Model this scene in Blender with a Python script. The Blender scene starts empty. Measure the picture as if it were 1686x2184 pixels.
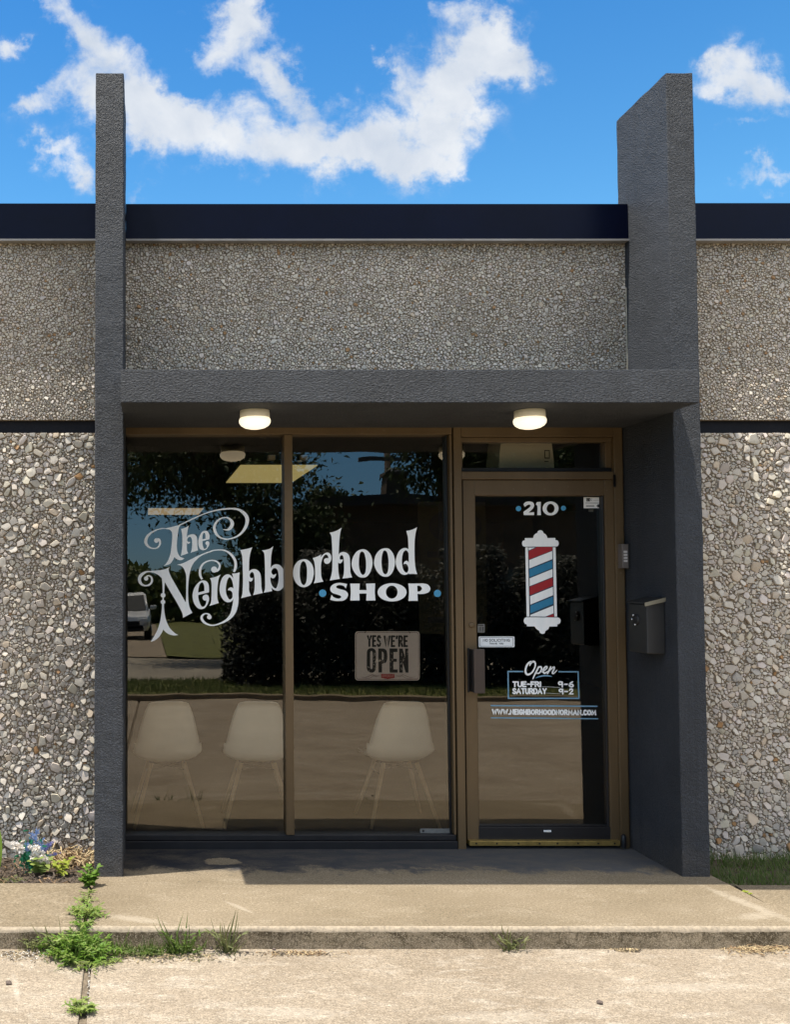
import bpy, bmesh, math, random
import numpy as np
from mathutils import Vector, Matrix, noise as mnoise

scene = bpy.context.scene
COL = scene.collection
R = math.radians

# ---------------------------------------------------------------- camera
# shift-lens camera: measurements were taken on a 1686 x 2184 copy of the photo
FPX, U0, V0, TILT, EYE = 2070.0, 310.0, 1156.0, 0.038, 1.54
W_, H_ = 1686.0, 2184.0
cam_d = bpy.data.cameras.new("camera")
cam = bpy.data.objects.new("camera", cam_d)
COL.objects.link(cam)
cam.location = (0, 0, EYE)
cam.rotation_euler = (math.pi / 2 + TILT, 0, 0)
cam_d.sensor_fit = 'VERTICAL'
cam_d.sensor_height = 36.0
cam_d.lens = FPX / H_ * 36.0
cam_d.shift_x = (W_ / 2 - U0) / H_
cam_d.shift_y = (V0 - H_ / 2) / H_
cam_d.clip_start = 0.05
cam_d.clip_end = 2000
scene.camera = cam

# ---------------------------------------------------------------- light
SUN_POS = Vector((-0.63, -0.165, 2.43)).normalized()      # towards the sun
elev = math.asin(SUN_POS.z)
azim = math.atan2(SUN_POS.x, SUN_POS.y)
sun_d = bpy.data.lights.new("sun", 'SUN')
sun_d.energy = 4.4
sun_d.angle = R(0.5)
sun_d.color = (1.0, 0.95, 0.86)
sun = bpy.data.objects.new("sun", sun_d)
COL.objects.link(sun)
sun.location = (-3, -3, 12)
sun.rotation_euler = (-SUN_POS).to_track_quat('-Z', 'Y').to_euler()

scene.view_settings.view_transform = 'Standard'
scene.view_settings.look = 'None'
scene.view_settings.exposure = 0.75
scene.view_settings.gamma = 1.0
scene.view_settings.use_curve_mapping = False
scene.render.engine = 'CYCLES'
scene.cycles.max_bounces = 10
scene.cycles.transparent_max_bounces = 16
scene.cycles.caustics_reflective = False
scene.cycles.caustics_refractive = False
scene.cycles.sample_clamp_indirect = 6.0
try:
    scene.cycles.use_denoising = True
    scene.cycles.denoiser = 'OPENIMAGEDENOISE'
except Exception:
    pass

world = bpy.data.worlds.new("World")
scene.world = world
world.use_nodes = True
wn, wl = world.node_tree.nodes, world.node_tree.links
wn.clear()


def wnode(t, **k):
    n = wn.new(t)
    for a, b in k.items():
        setattr(n, a, b)
    return n


def wmath(op, a, b=None, c=None, clamp=False):
    n = wnode('ShaderNodeMath', operation=op, use_clamp=clamp)
    for i, s in enumerate((a, b, c)):
        if s is None:
            continue
        if isinstance(s, (int, float)):
            n.inputs[i].default_value = s
        else:
            wl.new(s, n.inputs[i])
    return n.outputs[0]


def ray(u, v):
    """direction of the view ray through pixel (u, v) of the 1686 x 2184 picture, per metre of depth"""
    y = FPX * math.cos(TILT) + (v - V0) * math.sin(TILT)
    z = FPX * math.sin(TILT) - (v - V0) * math.cos(TILT)
    return (u - U0) / y, z / y


def at(u, v, Y):
    a, b = ray(u, v)
    return Vector((a * Y, Y, EYE + b * Y))


def ground(u, v, Z):
    a, b = ray(u, v)
    Y = (Z - EYE) / b
    return Vector((a * Y, Y, Z))


sky = wnode('ShaderNodeTexSky', sky_type='NISHITA')
sky.sun_disc = False
sky.sun_elevation = elev
sky.sun_rotation = azim
sky.air_density = 0.85
sky.dust_density = 0.05
sky.ozone_density = 2.2
tc = wnode('ShaderNodeTexCoord')
sep = wnode('ShaderNodeSeparateXYZ')
wl.new(tc.outputs['Generated'], sep.inputs[0])
X_, Y_, Z_ = sep.outputs
ay = wmath('MAXIMUM', wmath('ABSOLUTE', Y_), 0.05)
gx = wmath('DIVIDE', X_, ay)
gz = wmath('DIVIDE', Z_, ay)
# fair-weather clouds: soft puffs placed on the sky dome, broken up by noise.  (x, y, rx, ry, turn deg, weight)
PUFFS = [
    (112, 8, 44, 34, 40, .9), (165, 62, 66, 46, 45, 1.0), (225, 130, 84, 60, 35, 1.1), (105, 188, 86, 30, -18, .85), (70, 205, 40, 22, 0, .6), (225, 210, 100, 46, 25, .9),
    (305, 265, 104, 66, 25, 1.15), (400, 305, 116, 58, 8, 1.15), (520, 310, 110, 54, 0, 1.05), (610, 292, 90, 58, -5, .95), (330, 236, 60, 36, 30, .9), (520, 240, 56, 34, 20, .75),
    (425, 132, 52, 34, 10, .95), (470, 95, 46, 46, 20, .8), (505, 45, 56, 60, 20, 1.15), (565, 108, 62, 46, 45, 1.1), (622, 178, 66, 46, 50, 1.1), (676, 238, 66, 46, 40, 1.0), (480, 10, 60, 30, 0, .8), (700, 310, 80, 40, 10, .8),
    (770, 312, 96, 54, 5, 1.3), (855, 338, 104, 42, -8, 1.1), (880, 262, 110, 74, -40, 1.45), (930, 180, 92, 80, -45, 1.4), (1010, 120, 84, 66, -25, 1.3), (1085, 112, 72, 66, -10, 1.3), (1060, 50, 58, 54, -30, 1.25),
    (1000, 14, 46, 32, -10, .8), (940, 8, 26, 26, 0, .7), (1135, 158, 58, 34, 10, 1.05), (838, 135, 30, 40, 10, .7), (940, 350, 50, 24, -15, .6), (730, 205, 34, 26, 30, .6),
    (470, 190, 60, 20, -15, -.4), (350, 95, 44, 60, 10, -.6), (730, 110, 60, 90, 20, -.7), (290, 345, 40, 22, 0, -.3),
    (130, 322, 66, 40, 30, 1.15), (92, 288, 34, 18, 10, .8), (165, 360, 34, 24, 30, .6), (290, 392, 40, 12, 0, .5),
    (1575, 165, 74, 58, 20, 1.3), (1645, 205, 66, 48, 10, 1.25), (1535, 112, 28, 32, 0, .9), (1680, 278, 46, 24, 0, .85), (1600, 385, 56, 18, -20, .75), (1650, 412, 36, 12, 0, .5), (1580, 282, 30, 12, 0, .55), (1520, 195, 40, 20, 0, .6),
    (4, 92, 30, 24, 0, 1.1),
]
wv = wnode('ShaderNodeCombineXYZ')
wl.new(gx, wv.inputs[0]); wl.new(gz, wv.inputs[1])
gx0, gz0 = gx, gz
for (wsc, wam, wof) in ((8.0, .085, 0.0), (30.0, .026, 5.0)):
    wnz = wnode('ShaderNodeTexNoise')
    wnz.inputs['Scale'].default_value = wsc
    wnz.inputs['Detail'].default_value = 8
    wnz.inputs['Roughness'].default_value = 0.62
    wmp = wnode('ShaderNodeMapping')
    wmp.inputs['Location'].default_value = (wof, wof, wof)
    wl.new(wv.outputs[0], wmp.inputs[0]); wl.new(wmp.outputs[0], wnz.inputs['Vector'])
    wsp = wnode('ShaderNodeSeparateXYZ')
    wl.new(wnz.outputs['Color'], wsp.inputs[0])
    gx0 = wmath('ADD', gx0, wmath('MULTIPLY', wmath('SUBTRACT', wsp.outputs[0], .5), wam * 2))
    gz0 = wmath('ADD', gz0, wmath('MULTIPLY', wmath('SUBTRACT', wsp.outputs[1], .5), wam * 1.5))
acc = None
for (px, py, rx, ry, tdeg, wgt) in PUFFS:
    a, b = ray(px, py)
    k = 1.0 / 2040.0
    c, s = math.cos(R(tdeg)), math.sin(R(tdeg))
    dx = wmath('SUBTRACT', gx0, a)
    dz = wmath('SUBTRACT', b, gz0)
    e1 = wmath('ADD', wmath('MULTIPLY', dx, c / (rx * k)), wmath('MULTIPLY', dz, s / (rx * k)))
    e2 = wmath('ADD', wmath('MULTIPLY', dx, -s / (ry * k)), wmath('MULTIPLY', dz, c / (ry * k)))
    d2 = wmath('ADD', wmath('MULTIPLY', e1, e1), wmath('MULTIPLY', e2, e2))
    f = wmath('MULTIPLY', wmath('EXPONENT', wmath('MULTIPLY', d2, -1.1)), wgt)
    acc = f if acc is None else wmath('ADD', acc, f)
front = wmath('GREATER_THAN', Y_, 0.0)
acc = wmath('MULTIPLY', acc, front)
comb = wnode('ShaderNodeCombineXYZ')
wl.new(gx, comb.inputs[0]); wl.new(gz, comb.inputs[1]); wl.new(Y_, comb.inputs[2])


def wnoise(scale, detail, rough, dist=0.0, off=0.0):
    n = wnode('ShaderNodeTexNoise', noise_dimensions='3D')
    n.inputs['Scale'].default_value = scale
    n.inputs['Detail'].default_value = detail
    n.inputs['Roughness'].default_value = rough
    n.inputs['Distortion'].default_value = dist
    mp = wnode('ShaderNodeMapping')
    mp.inputs['Location'].default_value = (off, off * .7, 0)
    mp.inputs['Scale'].default_value = (1, 1, 0.0)
    wl.new(comb.outputs[0], mp.inputs[0])
    wl.new(mp.outputs[0], n.inputs['Vector'])
    return n.outputs['Fac']


n_edge = wnoise(24.0, 12.0, 0.64, 0.3)
n_soft = wnoise(7.0, 4.0, 0.55, 0.2, 3.1)
dens = wmath('ADD', wmath('MULTIPLY', acc, 1.05), wmath('MULTIPLY', wmath('SUBTRACT', n_edge, 0.5), 3.1))
dens = wmath('ADD', dens, wmath('MULTIPLY', wmath('SUBTRACT', n_soft, 0.5), 0.75))
gate = wmath('MULTIPLY', acc, 2.4, clamp=True)
mr = wnode('ShaderNodeMapRange', interpolation_type='SMOOTHSTEP')
mr.inputs['From Min'].default_value = 0.10
mr.inputs['From Max'].default_value = 1.85
wl.new(dens, mr.inputs['Value'])
cloud_a = wmath('MULTIPLY', mr.outputs[0], gate)
cloud_a = wmath('MULTIPLY', cloud_a, 0.97)
# brightness of the cloud: thick parts near white, thin and lower parts bluish grey
mr2 = wnode('ShaderNodeMapRange')
mr2.inputs['From Min'].default_value = 0.3
mr2.inputs['From Max'].default_value = 0.75
wl.new(wnoise(11.0, 6.0, 0.55, 0.3, 7.7), mr2.inputs['Value'])
cc = wnode('ShaderNodeMixRGB')
cc.inputs[1].default_value = (2.35, 2.65, 3.1, 1)
cc.inputs[2].default_value = (3.85, 3.9, 3.95, 1)
wl.new(mr2.outputs[0], cc.inputs[0])
hs = wnode('ShaderNodeHueSaturation')
hs.inputs['Saturation'].default_value = 1.24
hs.inputs['Value'].default_value = 1.0
wl.new(sky.outputs[0], hs.inputs['Color'])
lowr = wnode('ShaderNodeMapRange')
lowr.inputs['From Min'].default_value = 0.0
lowr.inputs['From Max'].default_value = 0.33
wl.new(Z_, lowr.inputs['Value'])
lowc = wnode('ShaderNodeMixRGB')
lowc.inputs[1].default_value = (.24, .36, .58, 1)
lowc.inputs[2].default_value = (.80, 1.0, .90, 1)
wl.new(lowr.outputs[0], lowc.inputs[0])
skyc = wnode('ShaderNodeMixRGB', blend_type='MULTIPLY')
skyc.inputs[0].default_value = 1.0
wl.new(hs.outputs[0], skyc.inputs[1])
wl.new(lowc.outputs[0], skyc.inputs[2])
topr = wnode('ShaderNodeMapRange')
topr.inputs['From Min'].default_value = 0.33
topr.inputs['From Max'].default_value = 0.55
wl.new(Z_, topr.inputs['Value'])
topc = wnode('ShaderNodeMixRGB')
topc.inputs[1].default_value = (1, 1, 1, 1)
topc.inputs[2].default_value = (.58, .80, .97, 1)
wl.new(topr.outputs[0], topc.inputs[0])
sky2 = wnode('ShaderNodeMixRGB', blend_type='MULTIPLY')
sky2.inputs[0].default_value = 1.0
wl.new(skyc.outputs[0], sky2.inputs[1])
wl.new(topc.outputs[0], sky2.inputs[2])
skyc = sky2
mixw = wnode('ShaderNodeMixRGB')
wl.new(cloud_a, mixw.inputs[0])
wl.new(skyc.outputs[0], mixw.inputs[1])
wl.new(cc.outputs[0], mixw.inputs[2])
# bright clouds added out of view, behind and beside the viewer, for fill light
zc_ = wmath('MAXIMUM', wmath('ADD', Z_, 0.12), 0.05)
comb2 = wnode('ShaderNodeCombineXYZ')
wl.new(wmath('DIVIDE', X_, zc_), comb2.inputs[0]); wl.new(wmath('DIVIDE', Y_, zc_), comb2.inputs[1])
nb_ = wnode('ShaderNodeTexNoise')
nb_.inputs['Scale'].default_value = 1.7
nb_.inputs['Detail'].default_value = 8
wl.new(comb2.outputs[0], nb_.inputs['Vector'])


def wramp(v, a, b):
    n = wnode('ShaderNodeMapRange', interpolation_type='SMOOTHSTEP')
    n.inputs['From Min'].default_value = a
    n.inputs['From Max'].default_value = b
    wl.new(v, n.inputs['Value'])
    return n.outputs[0]


back = wmath('MULTIPLY', wramp(nb_.outputs['Fac'], .40, .56), wmath('MULTIPLY', wramp(wmath('MULTIPLY', Y_, -1.0), -.45, -.1), wramp(Z_, .22, .40)))
mixb = wnode('ShaderNodeMixRGB')
wl.new(back, mixb.inputs[0])
wl.new(mixw.outputs[0], mixb.inputs[1])
mixb.inputs[2].default_value = (8.8, 8.7, 8.5, 1)
mixw = mixb
bg = wnode('ShaderNodeBackground')
bg.inputs['Strength'].default_value = 0.15
wl.new(mixw.outputs[0], bg.inputs['Color'])
wo = wnode('ShaderNodeOutputWorld')
wl.new(bg.outputs[0], wo.inputs['Surface'])

# ---------------------------------------------------------------- materials


def new_mat(name):
    m = bpy.data.materials.new(name)
    m.use_nodes = True
    nt = m.node_tree
    nt.nodes.clear()
    out = nt.nodes.new('ShaderNodeOutputMaterial')
    return m, nt, out


class NT:
    def __init__(s, name):
        s.m, s.nt, s.out = new_mat(name)
        s.N, s.L = s.nt.nodes, s.nt.links
        s.tc = s.N.new('ShaderNodeTexCoord')

    def node(s, t, **k):
        n = s.N.new(t)
        for a, b in k.items():
            setattr(n, a, b)
        return n

    def put(s, sock, v):
        if v is None:
            return
        if hasattr(v, 'is_output') or isinstance(v, bpy.types.NodeSocket):
            s.L.new(v, sock)
        elif isinstance(v, (tuple, list)) and len(v) == 3 and sock.type == 'RGBA':
            sock.default_value = (*v, 1)
        else:
            sock.default_value = v

    def noise(s, scale, detail=4, rough=.55, stretch=(1, 1, 1), dist=0, off=0.0):
        mp = s.node('ShaderNodeMapping')
        mp.inputs['Scale'].default_value = stretch
        mp.inputs['Location'].default_value = (off, off * 1.3, off * .6)
        s.L.new(s.tc.outputs['Object'], mp.inputs[0])
        n = s.node('ShaderNodeTexNoise')
        n.inputs['Scale'].default_value = scale
        n.inputs['Detail'].default_value = detail
        n.inputs['Roughness'].default_value = rough
        n.inputs['Distortion'].default_value = dist
        s.L.new(mp.outputs[0], n.inputs['Vector'])
        return n.outputs['Fac']

    def voro(s, scale, feature='F1', out='Distance', stretch=(1, 1, 1)):
        mp = s.node('ShaderNodeMapping')
        mp.inputs['Scale'].default_value = stretch
        s.L.new(s.tc.outputs['Object'], mp.inputs[0])
        n = s.node('ShaderNodeTexVoronoi', feature=feature)
        n.inputs['Scale'].default_value = scale
        s.L.new(mp.outputs[0], n.inputs['Vector'])
        return n.outputs[out]

    def math(s, op, a, b=0.0, clamp=False):
        n = s.node('ShaderNodeMath', operation=op, use_clamp=clamp)
        s.put(n.inputs[0], a)
        s.put(n.inputs[1], b)
        return n.outputs[0]

    def remap(s, v, a, b, c=0.0, d=1.0, smooth=False):
        n = s.node('ShaderNodeMapRange')
        if smooth:
            n.interpolation_type = 'SMOOTHSTEP'
        s.put(n.inputs['Value'], v)
        n.inputs['From Min'].default_value = a
        n.inputs['From Max'].default_value = b
        n.inputs['To Min'].default_value = c
        n.inputs['To Max'].default_value = d
        return n.outputs[0]

    def mix(s, f, a, b, mode='MIX'):
        n = s.node('ShaderNodeMixRGB', blend_type=mode)
        s.put(n.inputs[0], f)
        s.put(n.inputs[1], a)
        s.put(n.inputs[2], b)
        return n.outputs[0]

    def bump(s, h, strength=.5, dist=.01, normal=None):
        n = s.node('ShaderNodeBump')
        n.inputs['Strength'].default_value = strength
        n.inputs['Distance'].default_value = dist
        s.put(n.inputs['Height'], h)
        if normal is not None:
            s.L.new(normal, n.inputs['Normal'])
        return n.outputs[0]

    def bsdf(s, color, rough=.6, metal=0.0, normal=None, spec=None, **k):
        b = s.node('ShaderNodeBsdfPrincipled')
        s.put(b.inputs['Base Color'], color)
        s.put(b.inputs['Roughness'], rough)
        s.put(b.inputs['Metallic'], metal)
        if spec is not None:
            s.put(b.inputs['Specular IOR Level'], spec)
        if normal is not None:
            s.L.new(normal, b.inputs['Normal'])
        for a, v in k.items():
            s.put(b.inputs[a.replace('_', ' ')], v)
        return b.outputs[0]

    def done(s, shader):
        s.L.new(shader, s.out.inputs['Surface'])
        return s.m


def mat_plain(name, col, rough=.6, metal=0.0, var=.12, vscale=9.0, bump=0.0, bscale=60.0, spec=None):
    t = NT(name)
    n = t.noise(vscale, 5, .6)
    c = t.mix(t.remap(n, .3, .7), tuple(x * (1 - var) for x in col), tuple(min(1, x * (1 + var)) for x in col))
    nm = t.bump(t.noise(bscale, 3, .6), bump, .004) if bump else None
    return t.done(t.bsdf(c, rough, metal, nm, spec))


def mat_concrete(name, base=(.42, .345, .245), dark=(.30, .245, .17), pale=(.62, .55, .44), pits=.5, pale_amt=.5, scuffs_and_shade=False):
    t = NT(name)
    big = t.noise(1.1, 6, .6, (1, 1.6, 1), .4)
    mid = t.noise(5.5, 6, .65, (1, 2.2, 1), .6, 4.0)
    fine = t.noise(70, 5, .7, (1, 1.6, 1))
    grit = t.noise(320, 3, .7)
    c = t.mix(t.remap(big, .35, .68), dark, base)
    c = t.mix(t.remap(mid, .52, .72, 0, pale_amt), c, pale)
    c = t.mix(t.remap(t.noise(2.6, 8, .7, (1, 1.3, 1), .9, 9.0), .55, .72, 0, .55), c, tuple(x * .78 for x in base))
    c = t.mix(t.remap(t.noise(16, 8, .75, (1, 2.5, 1), .8, 2.0), .57, .70, 0, .4), c, (.24, .185, .125))
    c = t.mix(t.remap(t.noise(24, 8, .75, (1, 2.5, 1), .5, 12.0), .61, .70, 0, .4), c, (.58, .52, .42))
    fl = t.noise(48, 7, .78, (1, 1.9, 1), .3, 15.0)
    c = t.mix(t.remap(fl, .575, .61, 0, .38), c, tuple(x * .55 for x in base))
    c = t.mix(t.remap(fl, .40, .435, .34, 0), c, pale)
    gum = t.math('MULTIPLY', t.remap(t.voro(3.1), .028, .034, 1, 0), t.remap(t.noise(1.7, 2, .5, off=17.0), .52, .54))
    c = t.mix(t.math('MULTIPLY', gum, .6), c, (.10, .085, .065))
    sp = t.remap(t.voro(95), .0, .32, 1, 0)
    rare = t.remap(t.noise(19, 4, .6, off=3.0), .50, .60)
    c = t.mix(t.math('MULTIPLY', t.math('MULTIPLY', sp, rare), pits), c, (.16, .125, .085))
    c = t.mix(.55, c, t.mix(t.remap(fine, .33, .67), (.22, .22, .22), (.78, .78, .78)), 'OVERLAY')
    c = t.mix(.55, c, t.mix(t.remap(t.noise(150, 3, .6, (1, 1.4, 1), off=6.0), .34, .66), (.2, .2, .2), (.8, .8, .8)), 'OVERLAY')
    c = t.mix(.35, c, t.mix(t.remap(grit, .35, .65), (.3, .3, .3), (.7, .7, .7)), 'OVERLAY')
    def spot(cx, cy, rx, ry, deg, ns, amp, lo=-.1, hi=1.5):
        g = t.node('ShaderNodeSeparateXYZ')
        t.L.new(t.tc.outputs['Object'], g.inputs[0])
        co, si = math.cos(R(deg)), math.sin(R(deg))
        dx, dy = t.math('SUBTRACT', g.outputs[0], cx), t.math('SUBTRACT', g.outputs[1], cy)
        e1 = t.math('ADD', t.math('MULTIPLY', dx, co / rx), t.math('MULTIPLY', dy, si / rx))
        e2 = t.math('ADD', t.math('MULTIPLY', dx, -si / ry), t.math('MULTIPLY', dy, co / ry))
        dd = t.math('ADD', t.math('ADD', t.math('MULTIPLY', e1, e1), t.math('MULTIPLY', e2, e2)), t.math('MULTIPLY', t.math('SUBTRACT', t.noise(ns, 8, .8, (1, 2.2, 1), .6), .5), amp * 1.5))
        return t.remap(dd, lo, hi, 1, 0)

    if scuffs_and_shade:
        for q in ((2.86, 4.66, .035, .26, 12, 22, 3.5), (2.80, 4.50, .10, .04, 20, 26, 4.0), (-.05, 4.46, .14, .035, -20, 40, 5.0), (.44, 4.62, .015, .10, 35, 40, 4.0)):
            c = t.mix(t.math('MULTIPLY', spot(*q), .5), c, (.40, .345, .265))
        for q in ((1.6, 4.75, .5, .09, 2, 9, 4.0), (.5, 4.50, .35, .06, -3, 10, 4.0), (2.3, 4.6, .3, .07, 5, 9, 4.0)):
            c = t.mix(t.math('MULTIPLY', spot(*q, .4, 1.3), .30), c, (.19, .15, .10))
    else:
        for q in ((.95, 3.95, .14, .05, 8, 11, 3.0), (1.75, 4.05, .22, .05, -5, 9, 3.5), (-.55, 3.85, .10, .05, 0, 12, 3.0), (2.35, 3.75, .16, .06, 10, 10, 3.0), (1.1, 3.6, .3, .05, 2, 9, 3.5)):
            c = t.mix(t.math('MULTIPLY', spot(*q, .3, 1.4), .34), c, (.21, .17, .125))
        for q in ((1.3, 3.68, .22, .05, 3, 30, 5.0), (.55, 3.72, .2, .05, -4, 30, 5.0), (2.2, 3.95, .25, .04, 3, 30, 5.0), (-.52, 3.95, .012, .14, 12, 40, 3.0)):
            c = t.mix(t.math('MULTIPLY', spot(*q), .25), c, (.55, .50, .42))
    if scuffs_and_shade:
        # canopy shade painted into the recess floor colour, ragged in front, one patch bare
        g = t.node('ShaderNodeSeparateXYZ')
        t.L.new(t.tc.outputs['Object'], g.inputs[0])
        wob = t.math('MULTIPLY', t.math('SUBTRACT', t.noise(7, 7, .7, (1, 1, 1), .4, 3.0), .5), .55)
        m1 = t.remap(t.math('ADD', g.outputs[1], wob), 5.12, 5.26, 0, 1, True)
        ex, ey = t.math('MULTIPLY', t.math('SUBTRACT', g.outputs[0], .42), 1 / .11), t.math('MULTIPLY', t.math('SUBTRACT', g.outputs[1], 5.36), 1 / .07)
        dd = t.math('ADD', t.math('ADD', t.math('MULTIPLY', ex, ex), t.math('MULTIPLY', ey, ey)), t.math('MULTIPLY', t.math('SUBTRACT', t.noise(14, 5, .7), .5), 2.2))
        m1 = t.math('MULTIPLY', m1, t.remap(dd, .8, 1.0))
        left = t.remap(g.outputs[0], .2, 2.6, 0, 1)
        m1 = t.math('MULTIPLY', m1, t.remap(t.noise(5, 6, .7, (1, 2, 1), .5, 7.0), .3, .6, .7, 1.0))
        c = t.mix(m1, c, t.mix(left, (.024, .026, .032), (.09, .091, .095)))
    h = t.math('ADD', t.math('MULTIPLY', fine, .6), t.math('ADD', t.math('MULTIPLY', grit, .35), t.math('MULTIPLY', t.math('MULTIPLY', sp, rare), -.8)))
    return t.done(t.bsdf(c, .93, 0, t.bump(h, .55, .006), .15))


M = {}
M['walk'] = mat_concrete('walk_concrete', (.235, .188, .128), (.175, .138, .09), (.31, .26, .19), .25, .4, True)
M['pave'] = mat_concrete('pavement_concrete', (.30, .248, .186), (.225, .18, .13), (.42, .372, .305), .75, .6)

t = NT('curb_face_concrete')
geo = t.node('ShaderNodeSeparateXYZ')
t.L.new(t.tc.outputs['Object'], geo.inputs[0])
zz = geo.outputs[2]
stain = t.math('ADD', t.remap(zz, -.095, -.01, -.12, .30), t.math('MULTIPLY', t.math('SUBTRACT', t.noise(8, 8, .72, (1, 1, 1.6), .5), .5), 2.4))
c = t.mix(t.remap(stain, -.3, .35), (.34, .275, .19), (.10, .078, .048))
c = t.mix(t.remap(t.noise(95, 5, .75), .5, .62, 0, .8), c, (.30, .25, .18))
c = t.mix(t.remap(t.noise(60, 5, .75, off=4.0), .54, .64, 0, .7), c, (.06, .047, .03))
c2 = t.mix(.6, c, t.mix(t.remap(t.noise(190, 3, .6), .35, .65), (.15, .15, .15), (.85, .85, .85)), 'OVERLAY')
M['nose'] = mat_plain('worn_concrete_edge', (.30, .245, .175), .95, 0, .3, 70, .5, 150)
M['curb'] = t.done(t.bsdf(c2, .95, 0, t.bump(t.math('ADD', t.noise(120, 5, .7), t.noise(420, 2, .6)), .9, .008), .1))


def mat_stucco(name, col, bscale, strength, dist, rough=.62, stretch=(1, 1, 1)):
    t = NT(name)
    n = t.noise(3.0, 6, .6, off=2.0)
    c = t.mix(t.remap(n, .3, .7), tuple(x * .85 for x in col), tuple(x * 1.2 for x in col))
    c = t.mix(t.remap(t.noise(120, 4, .8, off=5.0), .66, .74, 0, .5), c, (.3, .3, .31))
    # rain streaks
    c = t.mix(t.remap(t.noise(9, 5, .6, (1, 1, .05), off=1.0), .56, .74, 0, .38), c, tuple(x * 1.7 for x in col))
    gz_ = t.node('ShaderNodeSeparateXYZ')
    t.L.new(t.tc.outputs['Object'], gz_.inputs[0])
    splash = t.math('ADD', t.remap(gz_.outputs[2], .0, .32, .75, -.1), t.math('MULTIPLY', t.math('SUBTRACT', t.noise(9, 7, .75, off=21.0), .5), 1.1))
    c = t.mix(t.remap(splash, .2, .9, 0, .5), c, (.16, .13, .095))
    c = t.mix(t.remap(t.noise(12, 6, .7, (1, 1, .03), off=31.0), .58, .70, 0, .35), c, tuple(x * .55 for x in col))
    c = t.mix(t.remap(t.noise(1.7, 7, .7, (1, 1, .5), .6, 11.0), .55, .7, 0, .4), c, tuple(x * .66 for x in col))
    c = t.mix(t.remap(t.noise(26, 6, .75, (1, 1, .35), off=14.0), .64, .70, 0, .30), c, tuple(x * 2.2 for x in col))
    grain = t.remap(t.noise(bscale, 3, .62, stretch, .4), .36, .64)
    c = t.mix(.25, c, t.mix(grain, (.25, .25, .25), (.8, .8, .8)), 'OVERLAY')
    h = t.math('ADD', grain, t.math('MULTIPLY', t.noise(bscale * .33, 4, .6, stretch, .8, 3.0), 1.2))
    return t.done(t.bsdf(c, rough, 0, t.bump(h, strength, dist), .35))


M['fin'] = mat_stucco('charcoal_stucco', (.058, .064, .076), 125, 1.0, .011)
M['canopy'] = mat_stucco('charcoal_rough_board', (.058, .063, .073), 115, 1.0, .011, .62, (.6, 1, 1.2))
M['belt'] = mat_plain('belt_paint', (.016, .016, .019), .6, 0, .15, 6, .2, 40, .1)

t = NT('stone_aggregate')
at_ = t.node('ShaderNodeAttribute', attribute_name='stone')
c = t.mix(.45, at_.outputs['Color'], t.mix(t.noise(55, 6, .7, dist=.4), (.28, .28, .28), (.72, .72, .72)), 'OVERLAY')
c = t.mix(t.remap(t.noise(14, 6, .65, off=8.0), .60, .72, 0, .35), c, (.30, .22, .13))
grime = t.remap(t.noise(1.3, 5, .6, (1, 1, .7), off=1.0), .5, .72, 0, .32)
c = t.mix(grime, c, (.13, .11, .085))
M['stone'] = t.done(t.bsdf(c, .62, 0, t.bump(t.noise(190, 4, .65), .35, .002), .35))
M['mortar'] = mat_plain('stone_mortar', (.20, .155, .105), .95, 0, .3, 30, .7, 220)

M['fascia'] = mat_plain('roof_edge_metal', (.0012, .0026, .0125), .3, 0, .25, 3, .03, 4, .12)
M['caulk'] = mat_plain('old_caulk', (.40, .36, .28), .8, 0, .3, 20)
M['drip'] = mat_plain('drip_edge', (.26, .24, .22), .5, 0, .2, 8)

t = NT('bronze_frame')
n = t.noise(3, 5, .6, (1, 1, .25))
c = t.mix(t.remap(n, .3, .7), (.105, .066, .029), (.165, .108, .052))
c = t.mix(t.remap(t.noise(45, 6, .7), .62, .7, 0, .5), c, (.24, .19, .13))
M['bronze'] = t.done(t.bsdf(c, .48, .25, t.bump(t.noise(200, 2, .6), .05, .001)))
M['sill'] = mat_plain('dark_sill', (.012, .011, .012), .45, 0, .3, 10, .1, 60)
M['gasket'] = mat_plain('black_gasket', (.006, .005, .005), .5)
M['brass'] = mat_plain('brass_threshold', (.42, .29, .09), .38, .7, .25, 25, .1, 90)
M['screw'] = mat_plain('screw_head', (.05, .035, .02), .5, .6)

# window glass: thin tinted pane, part mirror
t = NT('tinted_glass')
fr = t.node('ShaderNodeFresnel')
fr.inputs['IOR'].default_value = 1.5
fac = t.math('ADD', t.math('MULTIPLY', fr.outputs[0], 1.7), .070, True)
tr = t.node('ShaderNodeBsdfTransparent')
tr.inputs['Color'].default_value = (.95, .91, .82, 1)
gl = t.node('ShaderNodeBsdfGlossy')
gl.inputs['Roughness'].default_value = .004
gl.inputs['Color'].default_value = (1.0, .93, .82, 1)
nb = t.bump(t.noise(1.6, 2, .4), .05, .03)
t.L.new(nb, gl.inputs['Normal'])
mx = t.node('ShaderNodeMixShader')
t.L.new(fac, mx.inputs[0]); t.L.new(tr.outputs[0], mx.inputs[1]); t.L.new(gl.outputs[0], mx.inputs[2])
M['glass'] = t.done(mx.outputs[0])

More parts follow.
